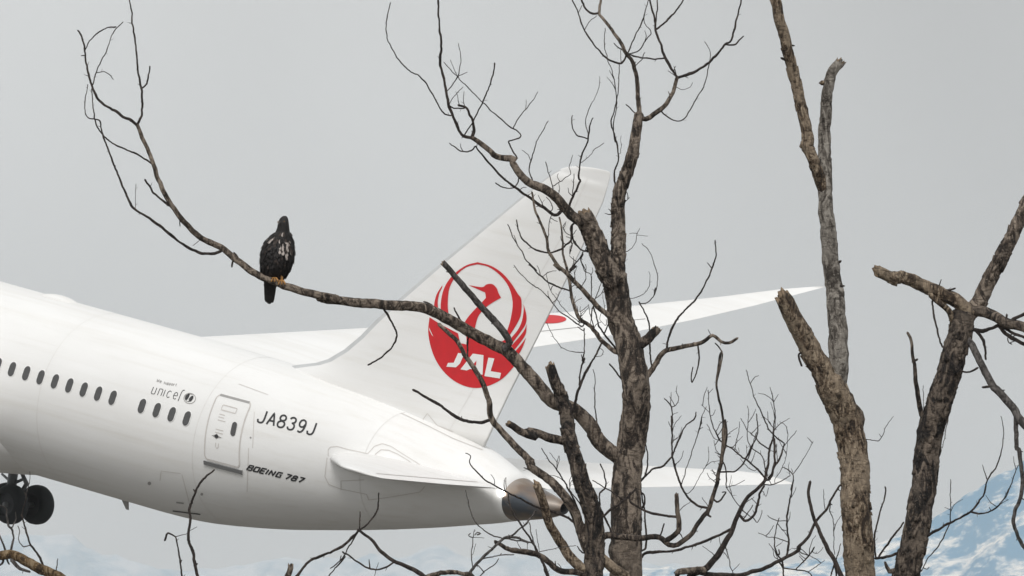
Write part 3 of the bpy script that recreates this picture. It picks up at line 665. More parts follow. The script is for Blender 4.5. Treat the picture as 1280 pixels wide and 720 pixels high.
# --- the tall tree in the middle
T1 = Tree('bare_tree', 'tall leafless grey tree whose long left limb carries the eagle', 'tree', 122.0, (BARK_GREY, TWIG), 1)
T1.add('@P 783,790 783,700 783,631 785,580 793,530 795,482 786,429 775,396 768,345', 42, 30, ground=(0.25, 1.5))
T1.add('@P 769,350 773,310 773,250 779,228 790,197 795,168 799,143', 20, 12, slope=0.1)
T1.add('@P 766,350 @d 410,530 378,445 345,375 318,322', 28, 23, broken=True, slope=-0.25, dz=-.05)
T1.add('@d 345,375 300,345 265,318 235,285 205,245 150,205 90,180 55,155 25,120 0,75 @b 625,712 545,705 490,660 430,620', 14, 5.5, slope=-0.2)
T1.many([('@b 430,620 385,605 350,530 330,480 308,370 288,280 295,210 285,120 280,0 282,-50', 4.6, 2.2), ('@b 432,615 440,590 435,545 415,500 395,480 372,475', 4, 3.4), ('@b 395,488 350,485 332,475', 2, 1.8),
 ('@b 335,520 305,510 285,480 240,400 205,350 150,318 100,265 60,195 45,135 50,80 65,12', 2, 1.3), ('@b 400,605 430,560 470,480 505,400 525,340 535,285', 1.8, 2), ('@b 330,470 345,440 390,392', 1.1, .9), ('@b 320,410 345,380 368,340 382,270 372,198', 1.4, .9),
 ('@b 368,350 355,320 335,270', .9, .7), ('@b 635,712 605,660 600,635 645,622 650,600 590,560 480,460 370,350 305,280', 2.2, 1), ('@b 620,570 650,520 700,460 728,412', 1.5, 1), ('@t 315,212 295,160 310,90 335,0 @b 720,640 775,545', 1.8, 1),
 ('@t 455,425 400,395 310,330 260,298 210,258 150,215 60,120 0,50 @b 448,660 430,676 385,682 330,645', 5, 1.3), ('@t 210,262 150,265 95,235', 1.8, 1.5), ('@t 210,258 230,225 235,190', 2, 1.6), ('@t 535,375 555,320 600,225 590,200 600,120 610,70 640,0 @c 125,630 135,560 147,530', 3.5, 1.6),
 ('@c 125,625 75,605 55,570 55,520', 2, 1.4), ('@c 128,605 115,550 130,490 170,410 180,342', 1.2, .7), ('@t 610,110 680,50 @c 150,680 195,643', 1, .8), ('@t 550,330 560,260 565,180', 1.5, .9), ('@t 440,280 420,200 395,108', 1.5, 1.2), ('@t 445,250 480,225 540,180 535,130 560,70', 1.3, .8),
 ('@t 480,225 463,195 472,180', 1, .7), ('@t 472,300 475,230', .9, .7),
 ('@e 440,310 @w 980,720 860,600 740,480 640,395 560,310 470,210 350,90 240,0 @v 440,700 335,545 320,470 290,360 240,240 195,110 180,0', 8, 2.5)], slope=-0.12)
T1.many([('@e 400,290 330,235 @w 590,590 480,500 415,390 390,280 375,170 345,40 @v 500,710 465,580 455,450 440,300 428,230', 6, 2), ('@v 535,310 530,430 470,490 400,530 325,545 230,525 140,470 80,400 50,320 40,250', 3, 1.8), ('@v 660,530 590,490 550,430 540,300', 3, 2),
 ('@v 530,440 540,480 520,560', 2, 1), ('@v 525,390 490,370 455,320 480,280', 1.2, .9), ('@w 375,240 280,210 190,170 120,110 60,50 10,0 @v 220,710 130,610 80,520 20,430 0,390 @t 165,480', 2.5, 1.2), ('@w 480,560 380,490 290,430 220,350 150,265 60,200 0,155 @v 60,720 15,660', 2, 1),
 ('@w 470,530 350,430 260,320 200,230 180,170 165,80', 1.2, .7), ('@w 370,75 430,15 @v 520,700 590,620 630,570 640,545', 3, 2), ('@w 480,205 515,140 522,50 515,0', 1.2, .9), ('@w 570,330 572,200 568,95 520,75 500,40 485,0', 1.5, 1), ('@w 568,98 585,60 580,30', 1, .8), ('@w 600,320 650,200 665,150', 1.3, .9),
 ('@w 590,380 570,430 575,500 590,560 610,640', 1.8, 1.5), ('@e 410,300 @w 750,710 690,640 640,560 615,470 590,385', 3, 1.8), ('@w 690,620 715,560 740,500', 2, 1.4), ('@w 480,470 470,430 475,380', .9, .7), ('@w 690,405 680,320 675,250', .8, .7), ('@w 655,450 650,500 700,555', .8, .7),
 ('@v 345,230 330,330 325,440', 1.2, .8), ('@v 345,230 380,255 410,265', 1.2, .9), ('@v 365,140 340,80 310,45', 1.4, 1), ('@v 640,560 620,610 650,680 665,720', 2, 1.2), ('@w 0,0', 0, 0)][:-1])
T1.many([('@c 385,535 455,492 505,425 528,350', 6.5, 4.5), ('@c 528,350 600,325 670,282 740,205 770,180 790,110 815,0 820,-60', 4, 2), ('@c 745,200 785,200 825,162', 2.5, 1.6), ('@c 670,285 678,235 652,188', 1.2, .8), ('@c 460,505 490,530 535,545 570,520 610,450 650,380 672,285', 2, 1.2),
 ('@c 528,350 475,262 450,190 432,145 425,80 405,10 395,-60', 4, 2.2), ('@c 436,130 480,95 525,45 555,0 570,-60', 3, 1.5), ('@c 430,110 437,50 438,0 440,-50', 2, 1.5), ('@c 530,395 555,405 585,390 597,372', 1, .7),
 ('@c 358,495 352,430 345,350 330,290 300,240 270,190 230,130 190,80 175,55 183,0 183,-60', 6, 2.8), ('@c 470,262 420,265 360,258 305,243', 2.5, 2), ('@c 170,60 130,55 100,10 90,-30', 3, 2), ('@c 300,245 275,285 215,265 165,215 110,135 75,40 55,0 45,-40', 3, 1.5), ('@c 305,240 340,160 370,95 395,10 400,-40', 2, 1.3),
 ('@c 305,243 355,228 385,180 410,150 380,100 378,70', 1.8, 1.2), ('@c 300,235 265,215 242,195', 2, 1.3), ('@c 275,285 272,225', 1, .8), ('@c 340,295 365,270 380,238', 1.2, 1.2), ('@c 335,505 310,480 295,470', 2, 1.5), ('@P 770,232 768,215 773,199 @c 250,620 230,560 245,490 255,440 265,380 267,290', 2.6, 1.2),
 ('@c 248,640 240,560 255,470 240,340 215,270 200,200 203,130', 1.6, 1), ('@c 272,690 275,610', .8, .6)], slope=0.15)
T1.add('@e 495,262 545,222 580,186', 13, 11.5, mat=BARK_DARK, broken=True, slope=-0.3)
T1.many([('@e 530,400 570,350 600,300 640,275 720,262 790,240 830,215 870,240 905,245 942,225', 8, 3.4), ('@e 625,275 635,220 665,150 700,105 755,50 @d 865,640 900,560 918,500 914,435', 3, 1.8), ('@e 765,260 770,320 755,390 737,425 735,390 742,358', 2.5, 1.6), ('@e 825,215 810,187', 1.3, .8),
 ('@d 895,555 880,535', 1.5, 1.2), ('@e 556,350 548,250 545,160 525,110 500,65', 2.5, 2), ('@e 505,70 540,65 570,25 575,0 @d 640,680 655,610 640,540 615,480 585,447', 1.5, .9), ('@d 512,695 565,690 610,655 622,600 615,575', 1, .7), ('@e 428,415 395,375 367,343', 2.6, 2.2), ('@d 512,485 550,455 565,400 572,380', 1, .8),
 ('@d 565,402 530,402', .8, .6), ('@d 572,410 610,415', .8, .6), ('@d 505,265 530,240', .8, .6), ('@d 455,305 432,293', 2.5, 1), ('@d 455,318 418,312', 2.3, .8), ('@d 490,610 508,570 502,510', 2.2, 1.5), ('@f 575,295 605,250 610,180 600,120 @e 525,690', 2.5, 1.8),
 ('@f 575,295 635,240 680,225 722,180 @o 165,510 225,375 270,335 282,300', 3, 1.8), ('@f 560,430 595,400 590,350 530,330', 3, 2), ('@f 600,600 600,480 592,400 580,320', 3, 2)], slope=0.2)
# the long limb with the eagle
LIMB = T1.add('@f 520,215 430,150 370,85 @E 620,600 560,520 490,450 400,410 300,370 200,255 100,140 0,30 @l 690,290 600,245 520,200 430,150 350,128 250,124 130,113 0,97 @k 730,648 620,627 540,600 470,575 400,532 335,477 290,455 245,428 195,380 150,322 110,245 90,185 62,115 30,45 @a 330,565', 20, 4.5, slope=-0.12, power=0.85)
LIMB_SEG = T1.seg[-1]
T1.many([('@a 330,565 300,540 265,525 225,495 165,460 135,410 115,350 100,285 95,235 80,165 62,137', 4, 2.2), ('@a 330,560 350,510 348,400 335,330 328,270 318,170 306,90 303,40 293,0 285,-40', 3.5, 1.8), ('@a 348,400 372,375 382,330 385,297', 2.5, 2), ('@a 130,380 150,310 185,240 220,150 265,100', 1.8, 1.2), ('@a 145,328 180,323 205,335 222,358', 1.3, 1.1),
 ('@a 95,225 120,180 180,130 232,121', 1.6, 2), ('@k 88,185 @a 370,718 310,685 225,648 175,605 145,560 130,480 125,400', 2.5, 1.5), ('@k 320,483 265,490 200,465 130,410 70,365 30,340 0,300 @a 215,715 180,620 165,560 155,540 110,530 93,500 95,450 108,380', 4.5, 1.2), ('@k 140,322 100,290 75,260 60,235', 3, 3), ('@k 25,335 27,250', .9, .7), ('@k 365,500 360,535', 3, 2.5), ('@k 180,375 180,395', 2, 1.4), ('@k 380,505 366,487', 3, 2),
 ('@k 235,455 225,460', 1, .8), ('@a 95,250 78,250', 2, 1.6), ('@s 290,390 265,350 243,305', 4, 1.8), ('@p 300,440 330,490 348,540 330,580 290,620 240,648', 3, 2), ('@p 480,425 450,412', 3, 2), ('@p 122,395 117,383', 2.4, 1.2), ('@s 305,445 306,500', 2.5, 1.8)], slope=0.1)
T1.add('@s 492,460 470,420 430,370 350,280 270,190 195,100', 10, 7, mat=TWIG_GREY, broken=True, slope=-0.2, dz=-.05)
T1.many([('@E 645,590 630,480 618,300 622,190 608,130', 2, 1)], slope=0.0)

# --- the dead stem beside it
T2 = Tree('dead_tree', 'dark snapped-off dead stem with crooked limbs standing before the tall tree', 'tree', 120.6, (BARK_DARK, TWIG), 2)
T2.add('@F 520,840 525,700 530,560 528,400 500,250 450,120 420,0 @E 440,680 420,560 408,470 370,330 310,190 285,100', 27, 13, ground=(0.35, 1.4), broken=True)
T2.add('@F 490,560 460,470 400,300 330,200 250,110 150,40 100,0 @l 800,720 740,660 680,595 640,545 632,480 610,415 560,335 520,270 480,225 445,195', 13, 4.5, mat=BARK_GREY, slope=0.12)
T2.add('@E 410,670 300,645 200,612 100,590 @r 1040,165 975,145 905,100', 11, 8, broken=True, slope=-0.3)
T2.add('@F 500,700 440,665 380,600 300,480 240,380 210,290 180,180 150,130', 14, 10, mat=WOOD_PALE, broken=True, slope=-0.2)
T2.add('@F 500,710 430,700 300,680 200,600 100,565 0,555 @A 620,560 500,535 400,520 330,480 290,465', 8, 5, broken=True, slope=-0.25)
T2.add('@F 545,580 640,660 720,720 800,800', 13, 13, mat=WOOD_PALE, slope=0.3)
T2.add('@F 560,470 @f 430,535 480,545 600,548 660,545 690,570 730,585 780,555 830,500 870,440 890,410 920,300 945,180 965,90 955,20 @o 410,560 415,470 430,410 415,330 385,165 405,0 @e 850,430 868,340 870,285 840,250', 9.5, 1.6, power=0.55, slope=-0.1)
T2.many([('@l 635,555 590,565 520,548 450,500 400,470 350,443', 5, 3.4), ('@l 555,330 553,260', 2.5, 1.8), ('@l 512,550 505,535', 2, 1.2), ('@E 400,540 460,430 490,310 520,230 560,140 625,30 @e 320,270 335,240', 5, 2.5), ('@E 505,250 515,150 545,40 @e 245,330 255,250 250,180 @w 505,600 450,570', 2.5, 1.2),
 ('@e 250,290 190,285 140,255 110,210 85,155', 1.1, .8), ('@e 300,310 330,305 340,285 325,270', 1, .8), ('@e 245,320 240,300', 1.5, 1), ('@f 690,565 745,520 752,480 742,400 738,352', 7, 5), ('@f 745,455 690,448 620,435 560,405 530,380 530,345', 4, 2.6), ('@f 668,535 685,485', 2.5, 2), ('@f 760,535 770,555', 2, 1), ('@f 735,357 748,350', 2.6, 1.6),
 ('@f 890,415 830,400 780,350 745,270 722,180 720,80 718,0 @o 160,400 158,280 122,232', 3.5, 1.5), ('@o 155,275 180,265 195,222', 1.3, .9), ('@o 152,260 157,203', 1.1, .8), ('@o 165,450 172,420', .9, .7), ('@o 395,600 450,600 490,590 520,550 560,470 580,430 588,380 582,310', 2.6, 1.5), ('@o 410,540 430,590 432,670 460,720 @x 440,640 500,715', 1.8, 1.2), ('@x 225,600 265,630 300,600 340,545 310,540', 3, 1.6),
 ('@f 762,310 790,220 830,100 855,15 @o 290,410 310,320', 1.4, 1), ('@o 430,465 400,440 370,380 350,310 340,190', 2, 1), ('@o 350,305 305,262', .9, .7), ('@o 340,210 365,182', .9, .7), ('@o 365,315 375,288', .8, .6), ('@o 400,440 370,430 335,360', 1, .8), ('@o 400,515 375,500', 1.3, 1), ('@o 400,640 360,590', 1.5, 1), ('@o 380,655 350,630 335,605', 1.2, .8), ('@o 410,520 380,490 370,440', 1, .7),
 ('@o 260,690 330,570 345,520 340,475', 1, .7), ('@x 250,370 205,345', 1.2, .8), ('@x 340,500 440,470 510,435', 1, .8), ('@f 895,455 870,440', 3, 2), ('@f 820,510 835,520', 2.5, 1),
 ('@A 955,350 880,310 780,255 620,210 500,150 360,80 220,0 @r 760,310 735,275 740,250 720,235', 4, 1.4), ('@A 375,75 375,0 @r 898,345', 1, .8), ('@f 300,430 255,330 200,240 160,190 135,145', 2.6, 1.2), ('@f 200,245 215,180', .9, .7), ('@f 205,210 170,165', .8, .6), ('@F 580,340 640,290 720,235 790,165', 4, 3), ('@F 720,235 650,185 560,130 520,105', 2.2, 1.5), ('@F 640,440 590,330 565,270 565,190 600,150 600,90 570,0', 3, 1.8),
 ('@F 470,330 440,260 380,180 350,150', 2.4, 1.2), ('@F 370,165 380,110 400,90', 1.2, .8), ('@f 100,250 55,235', 2, 1.4), ('@F 455,570 420,530', 2.6, 1.4), ('@F 275,180 262,150', 1.6, 1)], slope=-0.1)

# --- the pale forked trunk on the right
T3 = Tree('forked_dead_tree', 'thick pale brown dead trunk forking into a snapped stub and a tall stem', 'tree', 121.0, (WOOD_PALE, TWIG), 3)
T3.add('@h 420,840 412,720 397,400 390,220 368,80 @g 345,580 300,470 275,420', 38, 36, ground=(0.3, 1.4))
T3.add('@g 285,450 240,370 175,250 115,140 62,30', 30, 19.5, broken=True, slope=-0.2)
T3.add('@g 300,480 312,400 318,330 316,200 308,100 300,0 @j 340,620 322,480 312,350 300,250 300,150 300,60 @i 410,650 410,540 415,440 420,360 435,290 472,240', 28, 12.5, broken=True, mat=GREY_WOOD, slope=0.1, power=0.8)
T3.add('@j 298,200 270,120 245,50 220,0 @i 350,560 320,430 290,300 265,200 235,80 215,0 200,-60', 15, 13.5, slope=-0.15)
T3.add('@g 400,640 425,590 420,560 392,525', 13, 3, mat=BARK_DARK, slope=-0.1)
T3.many([('@j 340,495 364,480', 5, 3.5), ('@i 275,240 240,228', 5, 3), ('@i 270,180 292,178', 4, 2), ('@i 420,325 396,325', 6.5, 6), ('@g 140,300 152,350', 3, 3), ('@g 440,680 @h 500,110 530,50 565,0', 1.5, .7), ('@h 510,95 500,80', 1, .7), ('@j 360,580 378,580', 3.4, 2.4), ('@h 345,310 325,315', 2.4, 1.6)], slope=-0.3)

# --- the dark leaning trunk at the right edge
T4 = Tree('leaning_tree', 'dark rough trunk leaning right at the picture edge with crossing limbs', 'tree', 119.2, (BARK_DARK, TWIG), 4)
T4.add('@h 590,840 620,720 660,560 690,380 715,200 735,60 @g 770,520 810,400 845,270 868,190 880,120', 33, 30, ground=(-0.3, 1.4))
T4.add('@z 600,540 670,430 730,370 780,270 850,120 920,0 @j 1010,480 1060,380 1113,270 1160,160', 21, 15, slope=0.15, mat=BARK_GREY)
T4.add('@z 640,430 560,345 400,265 300,220 150,150 0,100 @j 600,560 510,517', 18, 14, mat=WOOD_PALE, broken=True, slope=-0.25)
T4.add('@z 540,560 470,420 390,345 310,280', 9, 7, mat=WOOD_PALE, slope=-0.2)
T4.add('@z 660,420 800,430 900,480 1000,530 1152,570 @P 1330,432', 14, 11, slope=-0.3)
T4.add('@g 870,190 920,260 960,340 1000,420 1060,490 1110,550 1152,610 @P 1340,590', 9, 11, mat=TWIG_GREY, slope=-0.4)
T4.add('@g 1115,560 1120,720 @h 1130,150 1145,330 1110,430 1110,510 1152,590 @P 1310,735', 6, 4, mat=TWIG_GREY, slope=0.1)
T4.add('@g 725,620 690,570 680,520 665,420 655,320 645,240 630,203', 7.5, 3.4, slope=-0.2)
T4.add('@h 640,720 570,695 545,700 530,658', 15, 3, slope=-0.2)
T4.many([('@z 690,590 780,600 860,580 930,565 1000,640 1152,720 @P 1310,446', 5.5, 5), ('@z 950,560 1050,620 1152,660 @P 1310,436', 4, 4), ('@z 1050,500 1152,455 @P 1310,380', 5, 4), ('@z 990,510 1000,455', 3.4, 3), ('@z 1060,620 1010,660 1010,700 1040,720 @g 1090,245 1130,235', 1.8, 1.2), ('@z 720,600 770,660 795,715 @g 980,320', 4.5, 3), ('@z 380,215 408,142', 2, 1.2), ('@z 450,245 500,230 530,220', 4, 2.5),
 ('@z 330,330 345,480 370,590 400,715 @g 780,250 810,310 860,365 900,378 945,360', 2.4, 2.6), ('@g 1000,440 965,448', 4, 3), ('@g 700,560 697,440', 1.1, .8), ('@h 700,550 800,490 910,430 970,350 985,290 1030,220 1055,130 1060,60 1048,0 @g 1048,575', 4, 1), ('@h 910,430 960,440 1020,415 1070,365 1100,290 1125,220', 2.6, 1.2), ('@h 985,285 965,220', 1.6, 1), ('@h 820,480 822,380 820,285', 1.6, .9), ('@h 820,422 795,412', 1, .8),
 ('@h 820,480 770,580 720,640 690,700', 1.8, 1.2), ('@h 715,690 725,680', 1.4, 1), ('@h 600,615 530,635 485,640', 4.4, 4), ('@h 485,640 480,560 495,470 520,380 532,335 528,318', 2.6, 2), ('@h 500,630 550,560 610,480', 3, 2.6), ('@g 815,540 800,640 785,720', 1.6, 1), ('@g 760,180 762,185', 1, 1), ('@g 648,330 672,322', 3.5, 3), ('@h 1000,420 995,410', 1.2, 1), ('@h 1060,372 1072,365', 1.3, 1)], slope=-0.15)
RINGV = T4.seg

# --- thin tree of many twigs in the lower right middle
T5 = Tree('twiggy_tree', 'thin bushy leafless sapling with upright twigs between the two big trunks', 'tree', 122.8, (TWIG, TWIG), 5)
T5.add('@y 150,800 160,720 230,680 300,660 370,580 470,440 540,310 600,160 640,80 690,10 @x 560,570 640,500 690,440', 10, 4, ground=(0.3, 2.0), power=0.8)
T5.add('@y 300,665 200,672 120,672 60,682 35,715', 9, 8, mat=BARK_GREY, broken=True, slope=-0.2)
T5.add('@y 250,690 420,712 560,714 700,690 840,650 960,590 1050,540 1152,470 @C 220,520 300,430 360,310 440,210 510,80 550,35', 6.5, 2.4, slope=0.15)
T5.many([('@x 690,440 720,280 740,130 770,50 @o 665,430 670,370 675,300 660,200', 4, 1.2), ('@x 725,430 770,330 780,200 775,60', 3.5, 3), ('@x 735,430 770,330 830,220 865,105 @o 720,455 655,400 610,310 570,220 530,90', 2.6, 1), ('@x 690,410 610,320 510,240 420,170 320,100 285,75 250,0', 2.6, 1.6), ('@x 695,340 680,250 655,200 580,150 530,30 @o 545,310 537,270', 1.6, .8), ('@x 730,155 650,100 600,45 555,0 @o 550,400', 2, 1.2),
 ('@x 680,470 740,475 800,460 870,420 920,395', 1.8, 1.2), ('@x 780,430 840,340 890,190 897,0 @o 738,400', 1, .7), ('@x 880,180 865,160', .9, .7), ('@o 675,390 645,350 640,300', 1.2, .9), ('@o 680,390 668,300 652,250', 1.1, .8), ('@o 650,395 635,385', 1, .8), ('@x 600,350 540,320 470,240', 1, .7), ('@x 540,240 580,140 600,60 615,0', 1.6, 1.2), ('@x 535,210 520,120', .9, .7), ('@x 420,165 440,60 458,0 @o 498,350', 1.1, .8), ('@x 460,180 455,140', .8, .6), ('@x 655,200 652,165', .8, .6),
 ('@y 615,180 660,222 730,180 770,80 785,10 @x 640,560 680,480', 4, 3), ('@y 655,190 700,130 730,85', 1.6, 1.2), ('@y 610,110 660,150 710,190', 1.4, 1.4), ('@x 680,540 700,580 725,500', 1, .7), ('@y 735,200 770,235 800,170 808,130', 1.3, .9),
 ('@f 985,510 900,550 820,580 720,607 610,615 580,640', 3.6, 4), ('@y 470,430 500,520 530,640 550,715', 1.5, 1.2), ('@y 440,490 480,520 500,560', 1, .8), ('@y 425,370 432,440', 1, .8), ('@y 550,670 610,610', .9, .7), ('@y 210,455 225,430', 1.2, 1), ('@y 395,550 408,568', 2, 1),
 ('@C 140,570 155,460 145,380 145,260 165,150 180,60 190,0 @x 930,520 950,430 930,370 860,315', 3, 1.3), ('@x 945,380 1010,290 1070,190 1128,85', 1.2, .8), ('@x 945,365 930,330', 1, .7), ('@x 920,395 905,330 912,275', .9, .7), ('@x 930,590 955,540 968,500', 1, .8), ('@C 105,600 60,540 50,430 75,310 85,285', 2.4, 1.2), ('@C 110,655 115,720 118,760', 2.4, 2.4), ('@C 105,600 115,660', 2.6, 2.4), ('@C 75,308 130,305', 1.3, 1.2),
 ('@C 75,308 20,285 0,262', 1.3, .9), ('@C 75,330 105,370 130,380', 1.2, 1), ('@C 150,465 60,432 0,428 @y 780,330', 1.4, .9), ('@C 115,660 200,670 300,690 330,720', 2, 1.5), ('@C 300,690 360,650 425,600', 1.2, .8), ('@C 215,662 270,610 310,560 350,505', 2, 1.8), ('@C 310,570 260,550 230,520', 1.5, 1.3), ('@C 345,515 335,540 370,550 415,510', 1, .8), ('@C 265,605 235,570', 1.2, .8), ('@C 60,500 100,470', .9, .7), ('@C 85,560 80,520', 2, 1.4),
 ('@C 470,170 465,230 490,300 492,420 498,560', 1.4, 1), ('@C 530,75 555,85', 2, 1.6), ('@C 465,180 480,185', 1.8, 1.4)], slope=0.1)

T5.extra(36, (840, 470, 1060, 715)); T2.extra(22, (800, 450, 920, 680)); T1.extra(46, (640, 230, 800, 450), 8, 22); T1.extra(8, (560, 20, 700, 220)); T1.extra(8, (720, 10, 900, 140)); T4.extra(6, (1160, 500, 1280, 700)); T2.extra(8, (560, 580, 740, 720))
# --- saplings and shrubs along the bottom
T6 = Tree('sapling', 'single dark sapling stem rising beside the thick pale trunk', 'sapling', 118.4, (TWIG, TWIG), 6)
T6.add('@C 640,860 600,800 550,720 490,590 420,460 370,350 330,240 305,110 313,15', 7, 3.6, ground=(0.2, 2.0))
T6.many([('@C 505,620 530,540 548,480', 1.6, 1.2), ('@C 495,605 515,720', 2.2, 2.2), ('@C 500,625 470,720', 2.4, 2)], slope=0.2)
T8 = Tree('shrub', 'leafless shrub with arching branches below the belly of the jet', 'shrub', 118.0, (TWIG, TWIG), 8)
T8.add('@G 1180,560 1080,470 980,420 880,345 745,280 660,220 610,155 540,102', 8, 3.2, ground=(0.5, 1.8))
T8.add('@G 900,390 930,372 990,352 1080,345 1150,355 1200,375 @P 612,745', 5.9, 7, mat=BARK_GREY)
T8.many([('@G 540,102 520,130 440,200 340,245 255,285 190,366 @P 362,735', 3.4, 4), ('@G 545,100 550,0 @m 392,283', 2, 1.4), ('@G 550,100 600,60 640,0 @m 470,260 475,200', 2.2, 2), ('@G 745,285 690,318 640,328 570,310 500,260 450,228', 2.6, 2.4), ('@G 605,322 600,270', 2.4, 1), ('@G 640,328 632,366', 1, .8), ('@G 640,328 655,290', 1, .8), ('@G 535,115 480,210 440,275 380,322', 2, 1.6), ('@G 465,255 400,330 370,366', 2, 1.8), ('@G 435,280 440,250', 1.6, 1)], slope=0.05)
T9 = Tree('lichen_shrub', 'thin shrub with crooked lichen spotted twigs under the tail cone of the jet', 'shrub', 119.4, (TWIG_GREY, TWIG_GREY), 9)
T9.add('@A 760,900 700,760 660,640 620,560 570,460 490,340 430,250 400,170 390,100', 4.4, 1.6, mat=TWIG, ground=(-0.2, 2.2))
T9.many([('@A 410,200 365,165', 1.3, 1), ('@A 700,760 690,700 650,610', 2.4, 2.2), ('@A 598,530 565,400 550,320', 2, 1.4), ('@A 625,545 610,450 600,370', 1.1, .8), ('@A 640,535 760,510 900,490', 1.1, .9), ('@A 575,470 430,450 300,425 220,385 150,320 110,240 75,80 @r 720,400', 2.2, 1.2), ('@A 535,475 535,520', 1, .8),
 ('@A 545,470 440,430 360,440 290,500 200,580 130,660 90,720 60,790', 3, 4.4), ('@A 400,425 440,400 540,310 600,230', 2.8, 2.2), ('@A 125,660 115,560 130,430 140,370', 1.5, 1), ('@A 130,430 210,434', .9, .7), ('@A 132,432 108,425 92,412 105,398', 1.2, 1.6), ('@A 140,415 160,392 185,402 160,412', 1.4, 2.2), ('@A 125,560 150,480', .9, .7), ('@A 200,590 330,565 430,560', 1.9, 1.4), ('@A 170,645 210,690', 1.5, 1.4), ('@A 170,730 210,690 280,640 320,590', 1.6, 1.2), ('@A 330,565 340,550', 2, 1)], slope=0.05)
T7 = Tree('broken_sapling', 'short snapped sapling top poking up below the fuselage', 'sapling', 117.2, (BARK_GREY, TWIG), 7)
T7.add('@G 95,520 125,400 145,340 152,298', 8, 7, ground=(0.1, 1.8), broken=True)
T10 = Tree('twig_shrub', 'slim two stemmed twig shrub crossing the belly below the jet door', 'shrub', 117.0, (TWIG, TWIG), 10)
T10.add('@n 520,860 490,760 470,670 455,580 430,515 440,400 437,345 465,260 500,190 530,160 575,122', 5, 2.6, ground=(0.2, 2.0))
T10.many([('@n 485,790 440,770 400,740 385,650 370,560 358,500', 3, 2), ('@n 358,500 315,480 298,520', 2.2, 3), ('@n 360,498 420,480 475,440', 1.1, .7), ('@n 472,250 458,233', 3.4, 1.6), ('@n 385,645 392,630', 2.4, 1.5), ('@n 470,660 480,650', 3, 1.6), ('@n 430,515 427,500', 3, 1.4)], slope=0.1)
T11 = Tree('ochre_branched_shrub', 'ochre brown slanting branch with pale twigs in the bottom left corner', 'shrub', 116.0, (BROWN, TWIG_GREY), 11)
T11.add('@B 900,1000 700,760 560,690 420,620 300,550 150,480 0,490 @P -40,702', 15, 10, ground=(0.3, 1.5))
T11.add('@B 130,520 180,600 240,645 335,675', 6, 3, mat=TWIG_GREY, slope=-0.2)
T11.many([('@B 520,690 440,500 350,370 290,200 250,60 @H 155,290 180,180 175,140', 3.6, 1.5, TWIG), ('@B 335,375 260,385 215,320 215,200 205,155', 1.6, 1.2), ('@B 120,440 150,290 130,190 100,150 75,70 75,0 @H 40,250 0,230', 3.4, 2), ('@B 140,170 175,80 180,0', 1.7, 1.4), ('@B 70,470 30,340 0,270 @P -8,655', 3, 2), ('@B 625,720 640,600 655,530', 1.6, 1.3, TWIG), ('@B 60,500 80,540 105,585', 3.4, 2, TWIG), ('@B 40,500 35,560 0,600', 4, 2.5, TWIG), ('@H 178,180 205,60 210,0', 1.2, .9), ('@B 360,560 350,530', 3, 1.5), ('@H 240,130 262,85', 1, .8)][:-1], slope=0.1)

# ------------------------------------------------------------------ the eagle
fx, fy = 290 + 265 / 4.8, 250 + 484 / 4.8
bst = min(LIMB_SEG['path'], key=lambda p: math.hypot(p[0] - fx, p[1] - fy)); LD = bst[2]; LW = bst[3] / 2 * LD / F
MP = LD / F / 4.8                                     # metres per measuring unit
top_of_limb = unproj(bst[0], bst[1], LD) + Vector((0, 0, LW))
eagle = empty('eagle', top_of_limb)
tag(eagle, 'dark brown eagle with white mottled breast perched upright on the long limb', 'eagle')
ex = lambda cx: (cx - 265) * MP
OFFZ = -LW
ez = lambda cy: (484 - cy) * MP + OFFZ * 0.4
SEC = [(95, 309, 327, .8, .02), (100, 300, 333, .9, .02), (112, 288, 339, 1.0, .015), (135, 278, 343, 1.1, .01), (165, 273, 346, 1.05, .015), (190, 264, 349, .95, .02), (212, 238, 358, .85, .025), (235, 212, 366, .8, .02), (260, 194, 373, .78, .01), (300, 178, 378, .78, .0), (340, 172, 378, .78, .0),
       (380, 172, 370, .78, .015), (420, 175, 352, .8, .035), (450, 181, 333, .75, .06), (475, 188, 308, .65, .085), (495, 190, 280, .5, .11), (520, 193, 267, .4, .125), (560, 197, 261, .3, .14), (598, 203, 254, .22, .155), (612, 208, 248, .15, .16)]
def esec(cy):
    for a, b in zip(SEC, SEC[1:]):
        if cy <= b[0]:
            t = (cy - a[0]) / (b[0] - a[0]); return [a[k] + (b[k] - a[k]) * t for k in range(5)]
    return list(SEC[-1])
NE = 40
def epoint(cy, a, lift=0.0):                          # a: 0 = towards camera, positive to the picture's right
    _, xl, xr, dr, yc = esec(cy); hw = (xr - xl) / 2 * MP - (.014 if 225 < cy < 470 else .006 if 200 < cy < 500 else 0)
    return Vector((ex((xl + xr) / 2) + (hw + lift) * math.sin(a), yc - (hw * dr + lift) * math.cos(a), ez(cy)))
ER = []
for cy in [95, 97, 100, 105, 112, 120] + span(128, 612, 9):
    r = []
    for k in range(NE):
        a = 2 * math.pi * k / NE; p = epoint(cy, a)
        if 200 < cy < 500: p += (p - Vector((p.x * 0.5, esec(cy)[4], p.z))).normalized() * (.006 * noise.noise(p * 30) + .003 * noise.noise(p * 80))
        r.append(p)
    ER.append(r)
EV, EF = loft(ER)
em_ = NodeMat('dark_eagle_feathers', 0.75); evv = em_.coords((1, 1, .45)); 
em_.col(em_.ramp(em_.noise(evv, 60, 5, .6, .4), [(.35, (.007, .0065, .007)), (.6, (.018, .0145, .014)), (.8, (.045, .036, .032))])); em_.bump(em_.noise(evv, 90, 3), .6, .006)
EDARK = em_.m
epale = plain('pale_eagle_feathers', (.42, .37, .34), .8, var=.3, scale=60); ebrown = plain('brown_eagle_feathers', (.045, .033, .028), .8, var=.4, scale=60)
